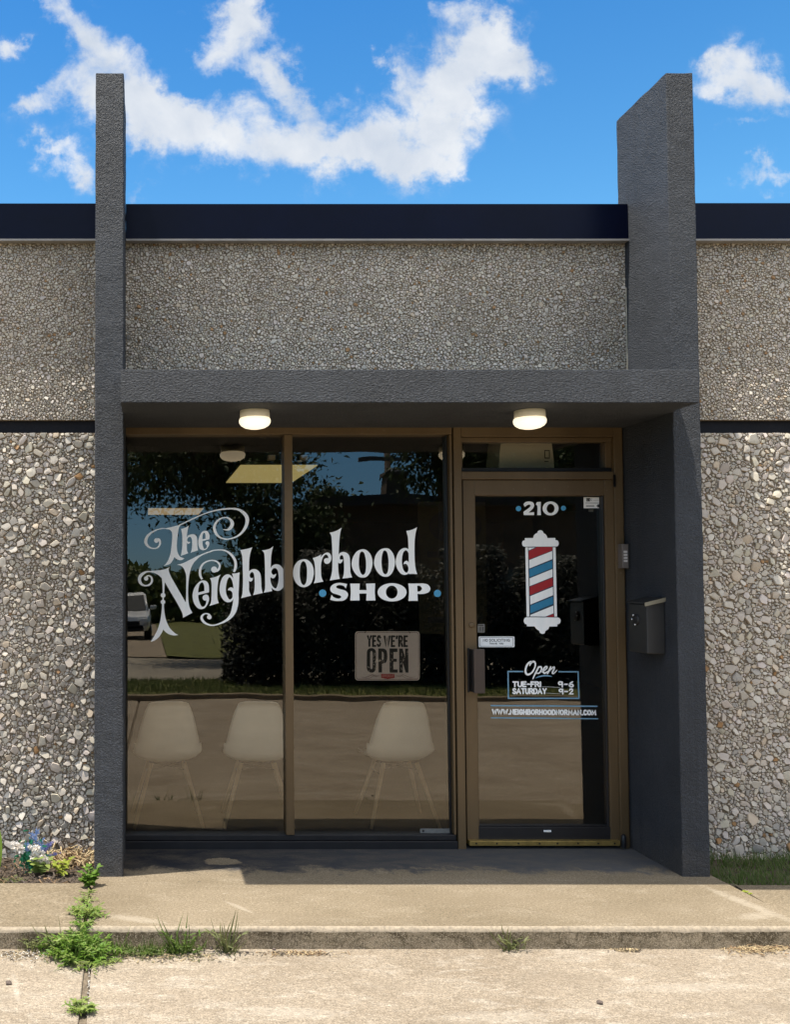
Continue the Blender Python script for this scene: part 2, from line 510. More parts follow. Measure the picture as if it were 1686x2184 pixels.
t = NT('white_sign_paint')
n = t.noise(26, 5, .7, (1.6, 1, .25), .3)
c = t.mix(t.remap(n, .35, .65), (.88, .90, .89), (.95, .95, .93))
M['paint'] = t.done(t.bsdf(c, .5, 0, t.bump(n, .1, .001)))
M['bluep'] = mat_plain('blue_sign_paint', (.07, .34, .58), .45, 0, .08, 30)
M['bluel'] = mat_plain('pale_blue_line_paint', (.16, .33, .46), .5, 0, .12, 40)
M['tealp'] = mat_plain('teal_stripe_paint', (.02, .20, .36), .45, 0, .08, 30)
M['redp'] = mat_plain('red_stripe_paint', (.36, .008, .012), .45, 0, .08, 30)
M['navyp'] = mat_plain('navy_outline_paint', (.008, .03, .06), .45)
M['black'] = mat_plain('black_print', (.008, .007, .007), .6)
M['greyp'] = mat_plain('grey_print', (.12, .13, .14), .6)
M['faintp'] = mat_plain('faded_print', (.5, .5, .48), .6)
M['rustred'] = mat_plain('badge_red', (.35, .012, .016), .5)
M['badgew'] = mat_plain('badge_pink', (.55, .22, .2), .5)
M['board'] = mat_plain('tin_board', (.66, .57, .53), .5, 0, .08, 5)
M['maroon'] = mat_plain('maroon_line', (.14, .05, .05), .5)
M['whiteplate'] = mat_plain('white_plate', (.84, .87, .88), .4, 0, .04)
M['paper'] = mat_plain('white_sticker_paper', (.82, .81, .78), .6, 0, .05)
M['greysticker'] = mat_plain('grey_sticker', (.16, .155, .14), .6, 0, .2, 40)
M['handle'] = mat_plain('dark_bronze_handle', (.065, .047, .038), .42, .2, .12, 6)
M['lampmetal'] = mat_plain('cream_lamp_metal', (.80, .74, .60), .45, 0, .06, 20)
t = NT('lit_opal_glass')
M['opal'] = t.done(t.bsdf((.85, .82, .74), .3, 0, None, .5, Emission_Color=(1.0, .86, .62, 1), Emission_Strength=.7))
M['mailbox'] = mat_plain('mailbox_grey_metal', (.036, .035, .034), .45, .3, .12, 8, .08, 90)
M['mailedge'] = mat_plain('mailbox_lid_edge', (.30, .265, .19), .4, .4)
M['chrome'] = mat_plain('bright_dot', (.85, .85, .85), .25, .2)
M['keypad'] = mat_plain('keypad_grey', (.16, .135, .12), .45, .2)
M['keys'] = mat_plain('keypad_buttons', (.62, .58, .54), .4)
M['shell'] = mat_plain('white_shell_plastic', (.78, .75, .66), .45, 0, .03)
M['wood'] = mat_plain('pale_wood_leg', (.33, .235, .13), .5, 0, .15, 12)
M['rod'] = mat_plain('black_wire_rod', (.03, .03, .03), .4, .5)
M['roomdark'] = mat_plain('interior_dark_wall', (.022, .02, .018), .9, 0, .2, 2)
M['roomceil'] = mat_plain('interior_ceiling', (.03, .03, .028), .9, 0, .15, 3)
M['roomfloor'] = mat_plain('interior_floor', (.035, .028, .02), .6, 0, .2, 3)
t = NT('lit_troffer')
M['troffer'] = t.done(t.bsdf((.6, .55, .35), .5, 0, None, .3, Emission_Color=(.95, .78, .32, 1), Emission_Strength=.2))
t = NT('lit_troffer_far')
M['trofferfar'] = t.done(t.bsdf((.6, .55, .45), .5, 0, None, .3, Emission_Color=(.95, .72, .42, 1), Emission_Strength=.2))
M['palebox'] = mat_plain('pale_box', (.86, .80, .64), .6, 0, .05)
M['olive'] = mat_plain('olive_board', (.035, .03, .011), .8, 0, .3, 12)
M['soil'] = mat_plain('dark_soil', (.07, .05, .033), .95, 0, .45, 22, .9, 90)
M['mulchm'] = mat_plain('mulch_chip', (.26, .165, .085), .9, 0, .4, 12)
M['straw'] = mat_plain('dry_straw', (.42, .32, .18), .9, 0, .35, 30)
M['twig'] = mat_plain('dark_twig', (.06, .045, .03), .9, 0, .3, 30)
M['pebble'] = mat_plain('dark_pebble', (.10, .075, .06), .8, 0, .35, 25)
M['palepebble'] = mat_plain('pale_pebble', (.55, .52, .46), .8, 0, .2, 25)
M['dirt'] = mat_plain('joint_dirt', (.16, .125, .085), .95, 0, .5, 60, .9, 150)


def mat_leaf(name, col, var=.35, trans=.35):
    t = NT(name)
    n = t.noise(35, 4, .6)
    gi = t.node('ShaderNodeNewGeometry')
    c = t.mix(t.remap(n, .3, .7), tuple(x * (1 - var) for x in col), tuple(x * (1 + var) for x in col))
    c = t.mix(t.remap(gi.outputs['Random Per Island'], 0, 1, 0, .45), c, tuple((x * 1.5, x * 1.25, x * .9)[i] for i, x in enumerate(col)))
    b = t.bsdf(c, .55, 0, None, .3)
    tl = t.node('ShaderNodeBsdfTranslucent')
    t.L.new(c, tl.inputs['Color'])
    mx = t.node('ShaderNodeMixShader')
    mx.inputs[0].default_value = trans
    t.L.new(b, mx.inputs[1]); t.L.new(tl.outputs[0], mx.inputs[2])
    return t.done(mx.outputs[0])


M['leaf'] = mat_leaf('weed_leaf', (.105, .20, .025))
M['leafpale'] = mat_leaf('weed_leaf_pale', (.20, .27, .07))
M['leafyellow'] = mat_leaf('weed_leaf_yellow', (.24, .29, .04))
M['grass'] = mat_leaf('grass_blade', (.075, .125, .022))
M['grassdull'] = mat_leaf('grass_blade_dull', (.13, .15, .06))
M['grassdark'] = mat_leaf('grass_shade', (.07, .115, .022), .45)
M['fanleaf'] = mat_leaf('blade_leaf', (.22, .36, .06), .15, .4)
M['plasticgreen'] = mat_leaf('artificial_leaf', (.01, .13, .065), .4, .15)
M['petblue'] = mat_leaf('blue_petal', (.24, .36, .66), .2, .3)
M['petviolet'] = mat_leaf('violet_petal', (.22, .22, .52), .2, .3)
M['petwhite'] = mat_leaf('white_petal', (.74, .73, .72), .1, .3)
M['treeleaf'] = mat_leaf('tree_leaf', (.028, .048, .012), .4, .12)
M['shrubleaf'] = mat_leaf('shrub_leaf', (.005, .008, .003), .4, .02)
M['hedgeleaf'] = mat_leaf('hedge_leaf', (.075, .10, .03), .4, .25)
M['bark'] = mat_plain('tree_bark', (.07, .05, .035), .95, 0, .3, 8, .8, 30)
M['asphalt'] = mat_plain('street_asphalt', (.27, .24, .19), .95, 0, .18, 1.2, .5, 160)
M['lawnm'] = mat_plain('lawn_turf', (.10, .105, .022), .95, 0, .4, 4, .9, 60)
M['brick'] = mat_plain('brown_brick', (.085, .06, .04), .9, 0, .3, 5, .4, 30)
M['roofm'] = mat_plain('dark_shingle', (.04, .035, .032), .9, 0, .3, 6)
M['pole'] = mat_plain('weathered_pole', (.07, .055, .045), .9, 0, .25, 6)
M['carpaint'] = mat_plain('silver_car_paint', (.68, .69, .70), .3, .3, .03)
M['carglass'] = mat_plain('car_glass', (.02, .025, .03), .1, 0, .1, 2, 0, 1, .6)
M['tyre'] = mat_plain('tyre_rubber', (.012, .012, .012), .8)
M['rim'] = mat_plain('wheel_rim', (.4, .4, .42), .35, .6)
M['carlamp'] = mat_plain('headlamp', (.75, .77, .8), .15)
M['contfacade'] = M['mortar']
# ---------------------------------------------------------------- mesh helpers


class MB:
    """collects faces, then links them as ONE mesh object"""
    def __init__(s):
        s.v, s.f, s.mi, s.sm = [], [], [], []

    def add(s, verts, faces, mi=0, smooth=False):
        o = len(s.v)
        s.v.extend([tuple(p) for p in verts])
        for f in faces:
            s.f.append([i + o for i in f])
            s.mi.append(mi)
            s.sm.append(smooth)
        return s

    def box(s, x0, x1, y0, y1, z0, z1, mi=0):
        v = [(x0, y0, z0), (x1, y0, z0), (x1, y1, z0), (x0, y1, z0), (x0, y0, z1), (x1, y0, z1), (x1, y1, z1), (x0, y1, z1)]
        return s.add(v, [(0, 3, 2, 1), (4, 5, 6, 7), (0, 1, 5, 4), (1, 2, 6, 5), (2, 3, 7, 6), (3, 0, 4, 7)], mi)

    def hexa(s, pts, mi=0):
        return s.add(pts, [(0, 3, 2, 1), (4, 5, 6, 7), (0, 1, 5, 4), (1, 2, 6, 5), (2, 3, 7, 6), (3, 0, 4, 7)], mi)

    def tube(s, pts, rad, n=8, mi=0, cap=True):
        pts = [Vector(p) for p in pts]
        if not isinstance(rad, (list, tuple)):
            rad = [rad] * len(pts)
        vs, fs = [], []
        ref = Vector((0, 0, 1))
        for i, p in enumerate(pts):
            d = (pts[min(i + 1, len(pts) - 1)] - pts[max(i - 1, 0)])
            if d.length < 1e-9:
                d = Vector((0, 0, 1))
            d.normalize()
            if abs(d.dot(ref)) > .95:
                ref = Vector((1, 0, 0)) if abs(d.x) < .9 else Vector((0, 1, 0))
            a = d.cross(ref).normalized()
            b = d.cross(a).normalized()
            for k in range(n):
                an = 2 * math.pi * k / n
                vs.append(p + (a * math.cos(an) + b * math.sin(an)) * rad[i])
        for i in range(len(pts) - 1):
            for k in range(n):
                fs.append((i * n + k, i * n + (k + 1) % n, (i + 1) * n + (k + 1) % n, (i + 1) * n + k))
        if cap:
            fs.append(tuple(range(n - 1, -1, -1)))
            fs.append(tuple(range((len(pts) - 1) * n, len(pts) * n)))
        return s.add(vs, fs, mi, True)

    def lathe(s, prof, c, n=32, mi=0, axis='Z'):
        vs, fs = [], []
        for (r, z) in prof:
            for k in range(n):
                an = 2 * math.pi * k / n
                if axis == 'Z':
                    vs.append((c[0] + r * math.cos(an), c[1] + r * math.sin(an), c[2] + z))
                elif axis == 'Y':
                    vs.append((c[0] + r * math.cos(an), c[1] + z, c[2] + r * math.sin(an)))
                else:
                    vs.append((c[0] + z, c[1] + r * math.cos(an), c[2] + r * math.sin(an)))
        for i in range(len(prof) - 1):
            for k in range(n):
                fs.append((i * n + k, i * n + (k + 1) % n, (i + 1) * n + (k + 1) % n, (i + 1) * n + k))
        fs.append(tuple(range(n)))
        fs.append(tuple(range((len(prof) - 1) * n, len(prof) * n)))
        return s.add(vs, fs, mi, True)

    def leaf(s, base, d, up, L, w, mi=0, bend=.3, segs=4, shape='leaf'):
        """a small curved blade with pointed tip"""
        d = Vector(d).normalized()
        up = Vector(up)
        side = d.cross(up)
        if side.length < 1e-4:
            side = d.cross(Vector((1, .3, .2)))
        side.normalize()
        nrm = side.cross(d).normalized()
        p = Vector(base)
        vs, fs = [], []
        for i in range(segs + 1):
            f = i / segs
            if shape == 'leaf':
                ww = w * (math.sin(math.pi * min(1, f * .93 + .07)) ** .8)
            else:
                ww = w * (1 - f) ** .6 if f > 0 else w * .8
            q = p + d * (L * f) - nrm * (bend * L * f * f)
            vs.append(q + side * ww * .5 + nrm * ww * .12)
            vs.append(q - side * ww * .5 + nrm * ww * .12)
        for i in range(segs):
            fs.append((2 * i, 2 * i + 1, 2 * i + 3, 2 * i + 2))
        return s.add(vs, fs, mi, True)

    def build(s, name, mats, parent=None, bevel=0.0, loc=None):
        me = bpy.data.meshes.new(name)
        me.from_pydata(s.v, [], s.f)
        if not isinstance(mats, (list, tuple)):
            mats = [mats]
        for m in mats:
            me.materials.append(m)
        me.polygons.foreach_set('material_index', s.mi)
        me.polygons.foreach_set('use_smooth', s.sm)
        me.update()
        o = bpy.data.objects.new(name, me)
        COL.objects.link(o)
        if parent is not None:
            o.parent = parent
            if parent.get('base'):
                o.location = -parent.location
        if bevel > 0:
            b = o.modifiers.new('bevel', 'BEVEL')
            b.width = bevel
            b.segments = 2
            b.limit_method = 'ANGLE'
        return o


def tag(o, label=None, cat=None, group=None, kind=None):
    if label: o['label'] = label
    if cat: o['category'] = cat
    if group: o['group'] = group
    if kind: o['kind'] = kind
    return o


def empty(name, loc, label, cat, group=None):
    o = bpy.data.objects.new(name, None)
    o.empty_display_size = .1
    COL.objects.link(o)
    o.location = loc
    o['base'] = 1
    return tag(o, label, cat, group)


def copy_tree(o, parent=None):
    c = o.copy()
    COL.objects.link(c)
    if parent is not None:
        c.parent = parent
    for ch in [x for x in scene.objects if x.parent == o]:
        copy_tree(ch, c)
    return c


# ---------------------------------------------------------------- sign painting: outlines and brush strokes on a pane
GLASS_Y, GLASS_TILT = 5.665, 0.0095


def pane_y(z):
    return GLASS_Y + (z - 1.2) * GLASS_TILT


def on_pane(u, v, lift=0.0):
    a, b = ray(u, v)
    # Y = G + (EYE + b Y - 1.2) * T
    Y = (GLASS_Y + (EYE - 1.2) * GLASS_TILT) / (1 - b * GLASS_TILT)
    return Vector((a * Y, Y - lift, EYE + b * Y))


class Zoom:
    """reads sign outlines measured on an enlargement (origin and scale in source pixels)"""
    K = 1686.0 / 2466.0

    def __init__(s, x0, y0, sc, plane=None):
        s.x0, s.y0, s.sc, s.plane = x0, y0, sc, plane

    def p2(s, q):
        u, v = (s.x0 + q[0] / s.sc) * s.K, (s.y0 + q[1] / s.sc) * s.K
        if s.plane is not None:
            a = at(u, v, s.plane)
            return Vector((a.x, a.z))
        a = on_pane(u, v)
        return Vector((a.x, a.z))


def smooth_outline(pts, seg=6):
    """pts: (x, y) smooth or (x, y, 1) corner; closed"""
    n = len(pts)
    out = []
    P = [Vector((p[0], p[1])) for p in pts]
    C = [len(p) > 2 for p in pts]
    for i in range(n):
        p1, p2 = P[i], P[(i + 1) % n]
        p0 = P[i - 1] if not C[i] else p1 - (p2 - p1) * .5
        p3 = P[(i + 2) % n] if not C[(i + 1) % n] else p2 + (p2 - p1) * .5
        if C[i] and C[(i + 1) % n]:
            out.append(p1)
            continue
        for k in range(seg):
            t_ = k / seg
            a = 2 * p1 + (p2 - p0) * t_ + (2 * p0 - 5 * p1 + 4 * p2 - p3) * t_ ** 2 + (3 * p1 - p0 - 3 * p2 + p3) * t_ ** 3
            out.append(a * .5)
    return out


def smooth_line(pts, seg=7):
    n = len(pts)
    P = [Vector((p[0], p[1], p[2])) for p in pts]
    out = []
    for i in range(n - 1):
        p1, p2 = P[i], P[i + 1]
        p0 = P[i - 1] if i > 0 else p1 * 2 - p2
        p3 = P[i + 2] if i + 2 < n else p2 * 2 - p1
        for k in range(seg):
            t_ = k / seg
            a = 2 * p1 + (p2 - p0) * t_ + (2 * p0 - 5 * p1 + 4 * p2 - p3) * t_ ** 2 + (3 * p1 - p0 - 3 * p2 + p3) * t_ ** 3
            out.append(a * .5)
    out.append(P[-1])
    return out


class Sign:
    """paint laid on a plane: each stroke sits a hair in front of the one before"""
    def __init__(s, z, yfun, base=.0012, step=.00004):
        s.z, s.yfun, s.d, s.step, s.mb = z, yfun, base, step, MB()

    def to3(s, q):
        return (q.x, s.yfun(q.y) - s.d, q.y)

    def _next(s):
        s.d += s.step

    def fill(s, outer, holes=(), mi=0, seg=6):
        cu = bpy.data.curves.new('tmp', 'CURVE')
        cu.dimensions = '2D'
        cu.fill_mode = 'FRONT'
        for ring in (outer, *holes):
            q = [s.z.p2(p) for p in smooth_outline(ring, seg)]
            sp = cu.splines.new('POLY')
            sp.points.add(len(q) - 1)
            for i, p in enumerate(q):
                sp.points[i].co = (p.x * 100, p.y * 100, 0, 1)
            sp.use_cyclic_u = True
        ob = bpy.data.objects.new('tmp', cu)
        COL.objects.link(ob)
        dg = bpy.context.evaluated_depsgraph_get()
        me = bpy.data.meshes.new_from_object(ob.evaluated_get(dg))
        vs = [s.to3(Vector((v.co.x / 100, v.co.y / 100))) for v in me.vertices]
        s.mb.add(vs, [tuple(p.vertices) for p in me.polygons], mi)
        bpy.data.objects.remove(ob)
        bpy.data.curves.remove(cu)
        bpy.data.meshes.remove(me)
        s._next()
        return s

    def ellipse(s, cx, cy, rx, ry, hole=None, mi=0, n=40):
        o = [(cx + rx * math.cos(2 * math.pi * k / n), cy + ry * math.sin(2 * math.pi * k / n), 1) for k in range(n)]
        h = []
        if hole:
            hx, hy, a, b = hole
            h = [[(hx + a * math.cos(2 * math.pi * k / n), hy + b * math.sin(2 * math.pi * k / n), 1) for k in range(n)]]
        return s.fill(o, h, mi)

    def stroke(s, pts, mi=0, seg=7, flat=False, smooth=True):
        L = smooth_line(pts, seg) if smooth else [Vector(p) for p in pts]
        vs, fs = [], []
        n = len(L)
        for i in range(n):
            if smooth or i in (0, n - 1):
                d = (L[min(i + 1, n - 1)] - L[max(i - 1, 0)]).to_2d().normalized()
                k = 1.0
            else:
                d1 = (L[i] - L[i - 1]).to_2d().normalized()
                d2 = (L[i + 1] - L[i]).to_2d().normalized()
                d = (d1 + d2)
                d = d.normalized() if d.length > .05 else d1
                k = min(1.5, 1 / max(.3, d.dot(d1)))
            nn = Vector((-d.y, d.x))
            w = max(L[i].z, .5) * .5 * k
            vs.append(s.to3(s.z.p2(L[i].to_2d() + nn * w)))
            vs.append(s.to3(s.z.p2(L[i].to_2d() - nn * w)))
        for i in range(n - 1):
            fs.append((2 * i, 2 * i + 1, 2 * i + 3, 2 * i + 2))
        s.mb.add(vs, fs, mi)
        s._next()
        if not flat:
            for e, o in ((0, 1), (n - 1, n - 2)):
                c = L[e].to_2d()
                d = (c - L[o].to_2d())
                a0 = math.atan2(d.y, d.x)
                r = max(L[e].z, .5) * .5
                ring = [s.to3(s.z.p2(c + Vector((math.cos(a0 + x), math.sin(a0 + x))) * r)) for x in np.linspace(-math.pi / 2, math.pi / 2, 8)]
                s.mb.add(ring, [tuple(range(8))], mi)
            s._next()
        return s

    def disk(s, cx, cy, r, mi=0):
        return s.ellipse(cx, cy, r, r, None, mi, 28)

    def poly(s, pts, mi=0):
        s.mb.add([s.to3(s.z.p2(p)) for p in pts], [tuple(range(len(pts)))], mi)
        s._next()
        return s

    def text(s, txt, x0, x1, ytop, ybot, w, mi=0, slope=0.0, gap=.16, wy=None):
        tw = 0
        for ch in txt:
            tw += (GLYPH[ch][0] if ch in GLYPH else .35) + gap
        tw -= gap
        sx, x = (x1 - x0 - w) / tw, 0.0
        h = ybot - ytop - w
        for ch in txt:
            gw, strokes = GLYPH.get(ch, (.35, []))
            for st in strokes:
                q = [(x0 + w / 2 + (x + px) * sx, ytop + w / 2 + py * h + slope * (x + px) / tw, w) for px, py in st]
                if len(q) == 1:
                    s.disk(q[0][0], q[0][1], w * .6, mi)
                else:
                    s.stroke(q, mi, smooth=False)
            x += gw + gap
        return s

    def build(s, name, mats, parent):
        return s.mb.build(name, mats, parent)


GLYPH = {
    'A': (.78, [[(0, 1), (.39, 0), (.78, 1)], [(.14, .66), (.64, .66)]]),
    'B': (.62, [[(0, 1), (0, 0), (.4, 0), (.56, .1), (.56, .36), (.4, .47), (.02, .47)], [(.4, .47), (.62, .6), (.62, .88), (.44, 1), (0, 1)]]),
    'C': (.62, [[(.62, .17), (.48, .02), (.24, 0), (.06, .18), (0, .5), (.06, .82), (.24, 1), (.48, .98), (.62, .84)]]),
    'D': (.66, [[(0, 0), (0, 1), (.34, 1), (.58, .86), (.66, .5), (.58, .14), (.34, 0), (0, 0)]]),
    'E': (.52, [[(.52, 0), (0, 0), (0, 1), (.52, 1)], [(0, .48), (.42, .48)]]),
    'F': (.5, [[(.5, 0), (0, 0), (0, 1)], [(0, .48), (.4, .48)]]),
    'G': (.66, [[(.62, .17), (.48, .02), (.24, 0), (.06, .18), (0, .5), (.06, .82), (.24, 1), (.5, .97), (.66, .8), (.66, .55), (.4, .55)]]),
    'H': (.62, [[(0, 0), (0, 1)], [(.62, 0), (.62, 1)], [(0, .5), (.62, .5)]]),
    'I': (.04, [[(.02, 0), (.02, 1)]]),
    'K': (.6, [[(0, 0), (0, 1)], [(.58, 0), (.04, .52), (.6, 1)]]),
    'L': (.48, [[(0, 0), (0, 1), (.48, 1)]]),
    'M': (.86, [[(0, 1), (.06, 0), (.43, .75), (.8, 0), (.86, 1)]]),
    'N': (.66, [[(0, 1), (0, 0), (.66, 1), (.66, 0)]]),
    'O': (.72, [[(.36, 0), (.12, .1), (0, .38), (0, .62), (.12, .9), (.36, 1), (.6, .9), (.72, .62), (.72, .38), (.6, .1), (.36, 0)]]),
    'P': (.56, [[(0, 1), (0, 0), (.38, 0), (.56, .14), (.56, .42), (.38, .55), (0, .55)]]),
    'R': (.62, [[(0, 1), (0, 0), (.38, 0), (.56, .13), (.56, .38), (.38, .5), (0, .5)], [(.3, .5), (.62, 1)]]),
    'S': (.58, [[(.56, .14), (.4, .0), (.16, .02), (.03, .2), (.1, .4), (.46, .58), (.56, .78), (.44, .97), (.18, 1), (0, .86)]]),
    'T': (.64, [[(0, 0), (.64, 0)], [(.32, 0), (.32, 1)]]),
    'U': (.62, [[(0, 0), (0, .72), (.12, .95), (.31, 1), (.5, .95), (.62, .72), (.62, 0)]]),
    'V': (.7, [[(0, 0), (.35, 1), (.7, 0)]]),
    'W': (1.0, [[(0, 0), (.25, 1), (.5, .15), (.75, 1), (1.0, 0)]]),
    'Y': (.68, [[(0, 0), (.34, .5), (.68, 0)], [(.34, .5), (.34, 1)]]),
    '9': (.58, [[(.56, .3), (.46, .06), (.24, 0), (.04, .12), (0, .32), (.1, .52), (.32, .55), (.54, .4)], [(.57, .06), (.58, 1)]]),
    '6': (.6, [[(.5, .02), (.22, .2), (.04, .5), (.02, .78), (.16, .97), (.4, 1), (.58, .86), (.58, .64), (.42, .5), (.2, .52), (.04, .68)]]),
    '2': (.6, [[(.04, .22), (.14, .03), (.38, 0), (.54, .14), (.5, .38), (.02, 1), (.6, 1)]]),
    '-': (.42, [[(0, .5), (.42, .5)]]),
    '.': (.06, [[(.03, 1)]]),
    "'": (.08, [[(.06, 0), (.0, .2)]]),
    ':': (.06, [[(.03, .25)], [(.03, .8)]]),
}
# ---------------------------------------------------------------- measured planes (metres from the camera)
Y_CAN, Y_FIN, Y_WALL, Y_FR, Y_BACK = 4.79, 5.083, 5.555, 5.60, 5.74
Z_LOW, Y_CURB, Y_SLAB = -0.092, 4.353, 4.99
FIN_L, FIN_R = (-0.266, -0.115), (2.782, 2.927)


def X(u, Y, v=1350):
    return ray(u, v)[0] * Y


def Z(v, Y):
    return EYE + ray(600, v)[1] * Y


Z_SOF, Z_CANTOP = 2.415, Z(788, Y_CAN)
Z_FINTOP = Z(155, Y_FIN)
Z_FASC0, Z_FASC1 = Z(512, Y_WALL - .03), Z(436, Y_WALL - .03)

# ---------------------------------------------------------------- the ground
rng = random.Random(7)


def sheet(name, x0, x1, y0, y1, z, nx, ny, mat, amp=0.0, seed=0):
    vs = []
    for j in range(ny + 1):
        for i in range(nx + 1):
            x, y = x0 + (x1 - x0) * i / nx, y0 + (y1 - y0) * j / ny
            vs.append((x, y, z + amp * mnoise.noise(Vector((x * 1.3, y * 1.3, seed)))))
    fs = [(j * (nx + 1) + i, j * (nx + 1) + i + 1, (j + 1) * (nx + 1) + i + 1, (j + 1) * (nx + 1) + i) for j in range(ny) for i in range(nx)]
    m = MB().add(vs, fs, 0, True)
    return tag(m.build(name, mat), kind='structure')


# land out to the horizon
mb = MB()
mb.add([(-400, -600, -.30), (400, -600, -.30), (400, 400, -.30), (-400, 400, -.30)], [(0, 1, 2, 3)])
tag(mb.build('ground', M['lawnm']), kind='structure')
# forecourt pavement: two pours with a dirt-filled joint
JX0, JX1 = -.262, -.232
mb = MB()
mb.hexa([(-9, -3.1, -.28), (JX0 + .15, -3.1, -.28), (JX0, Y_CURB, -.28), (-9, Y_CURB, -.28),
         (-9, -3.1, Z_LOW), (JX0 + .15, -3.1, Z_LOW), (JX0, Y_CURB, Z_LOW), (-9, Y_CURB, Z_LOW)])
mb.hexa([(JX1 + .15, -3.1, -.28), (14, -3.1, -.28), (14, Y_CURB, -.28), (JX1, Y_CURB, -.28),
         (JX1 + .15, -3.1, Z_LOW), (14, -3.1, Z_LOW), (14, Y_CURB, Z_LOW), (JX1, Y_CURB, Z_LOW)])
tag(mb.build('pavement', M['pave'], bevel=.006), kind='structure')
sheet('joint_dirt', JX0 - .08, JX1 + .25, -3, Y_CURB, Z_LOW - .013, 12, 200, M['dirt'], .010, 3)


def slab(name, corners, ztop, zbot, mats):
    """raised walk with a worn rounded nose; top material 0, front face material 1"""
    (x0, y0), (x1, y1), (x2, y2), (x3, y3) = corners          # front-left, front-right, back-right, back-left
    nx = max(8, int((x1 - x0) / .04))
    prof = [(0.0, zbot), (0.001, zbot + .03), (0.0, ztop - .020), (0.003, ztop - .010), (0.009, ztop - .003), (0.018, ztop), (None, ztop)]
    vs, fs, mi = [], [], []
    for i in range(nx + 1):
        f = i / nx
        xf, yf = x0 + (x1 - x0) * f, y0 + (y1 - y0) * f
        xb, yb = x3 + (x2 - x3) * f, y3 + (y2 - y3) * f
        for k, (dy, z) in enumerate(prof):
            if dy is None:
                vs.append((xb, yb, z))
            else:
                wob = .0045 * mnoise.noise(Vector((xf * 9, k * .4, 2))) + .003 * mnoise.noise(Vector((xf * 34, k, 5)))
                vs.append((xf, yf + dy + wob * (1 if 0 < k < 6 else .6), z + (.6 * wob if 1 < k < 5 else 0)))
    n = len(prof)
    m = MB()
    for i in range(nx):
        for k in range(n - 1):
            fs.append((i * n + k, (i + 1) * n + k, (i + 1) * n + k + 1, i * n + k + 1))
            mi.append(1 if k < 2 else 2 if k < 5 else 0)
    m.add(vs, fs, 0, True)
    m.mi = mi
    # ends and back
    m.add([(x0, y0, zbot), (x0, y0, ztop - .02), (x0, y0 + .018, ztop), (x3, y3, ztop), (x3, y3, zbot)], [(0, 1, 2, 3, 4)], 1)
    m.add([(x1, y1, zbot), (x1, y1, ztop - .02), (x1, y1 + .018, ztop), (x2, y2, ztop), (x2, y2, zbot)], [(4, 3, 2, 1, 0)], 1)
    m.add([(x2, y2, zbot), (x2, y2, ztop), (x3, y3, ztop), (x3, y3, zbot)], [(0, 3, 2, 1)], 1)
    return tag(m.build(name, mats), kind='structure')


SX0 = -.262
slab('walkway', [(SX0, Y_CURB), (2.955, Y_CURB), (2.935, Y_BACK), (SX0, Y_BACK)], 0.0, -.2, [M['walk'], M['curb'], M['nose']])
slab('walkway', [(-3.5, Y_CURB + .002), (SX0 - .018, Y_CURB + .002), (SX0 - .018, Y_SLAB), (-3.5, Y_SLAB)], -.004, -.2, [M['walk'], M['curb'], M['nose']])
slab('walkway', [(2.975, Y_CURB + .003), (7, Y_CURB + .003), (7, 5.03), (3.02, 5.03)], -.026, -.2, [M['walk'], M['curb'], M['nose']])
sheet('joint_dirt', 2.90, 3.06, Y_CURB + .02, 5.1, -.045, 6, 40, M['dirt'], .012, 8)
sheet('joint_dirt', SX0 - .03, SX0 + .02, Y_CURB + .02, 5.1, -.022, 4, 40, M['dirt'], .008, 9)
sheet('planting_bed', -3.5, SX0, Y_SLAB - .02, 5.6, -.045, 110, 26, M['soil'], .035, 11)
sheet('planting_bed', 2.93, 7, 5.0, 5.6, -.05, 90, 18, M['soil'], .02, 12)

# ---------------------------------------------------------------- the shop front
shop = empty('shop_building', ((FIN_L[0] + FIN_R[1]) / 2, Y_WALL, 0), 'low commercial building of exposed stone panels with charcoal fins and a recessed glass entrance', 'building')


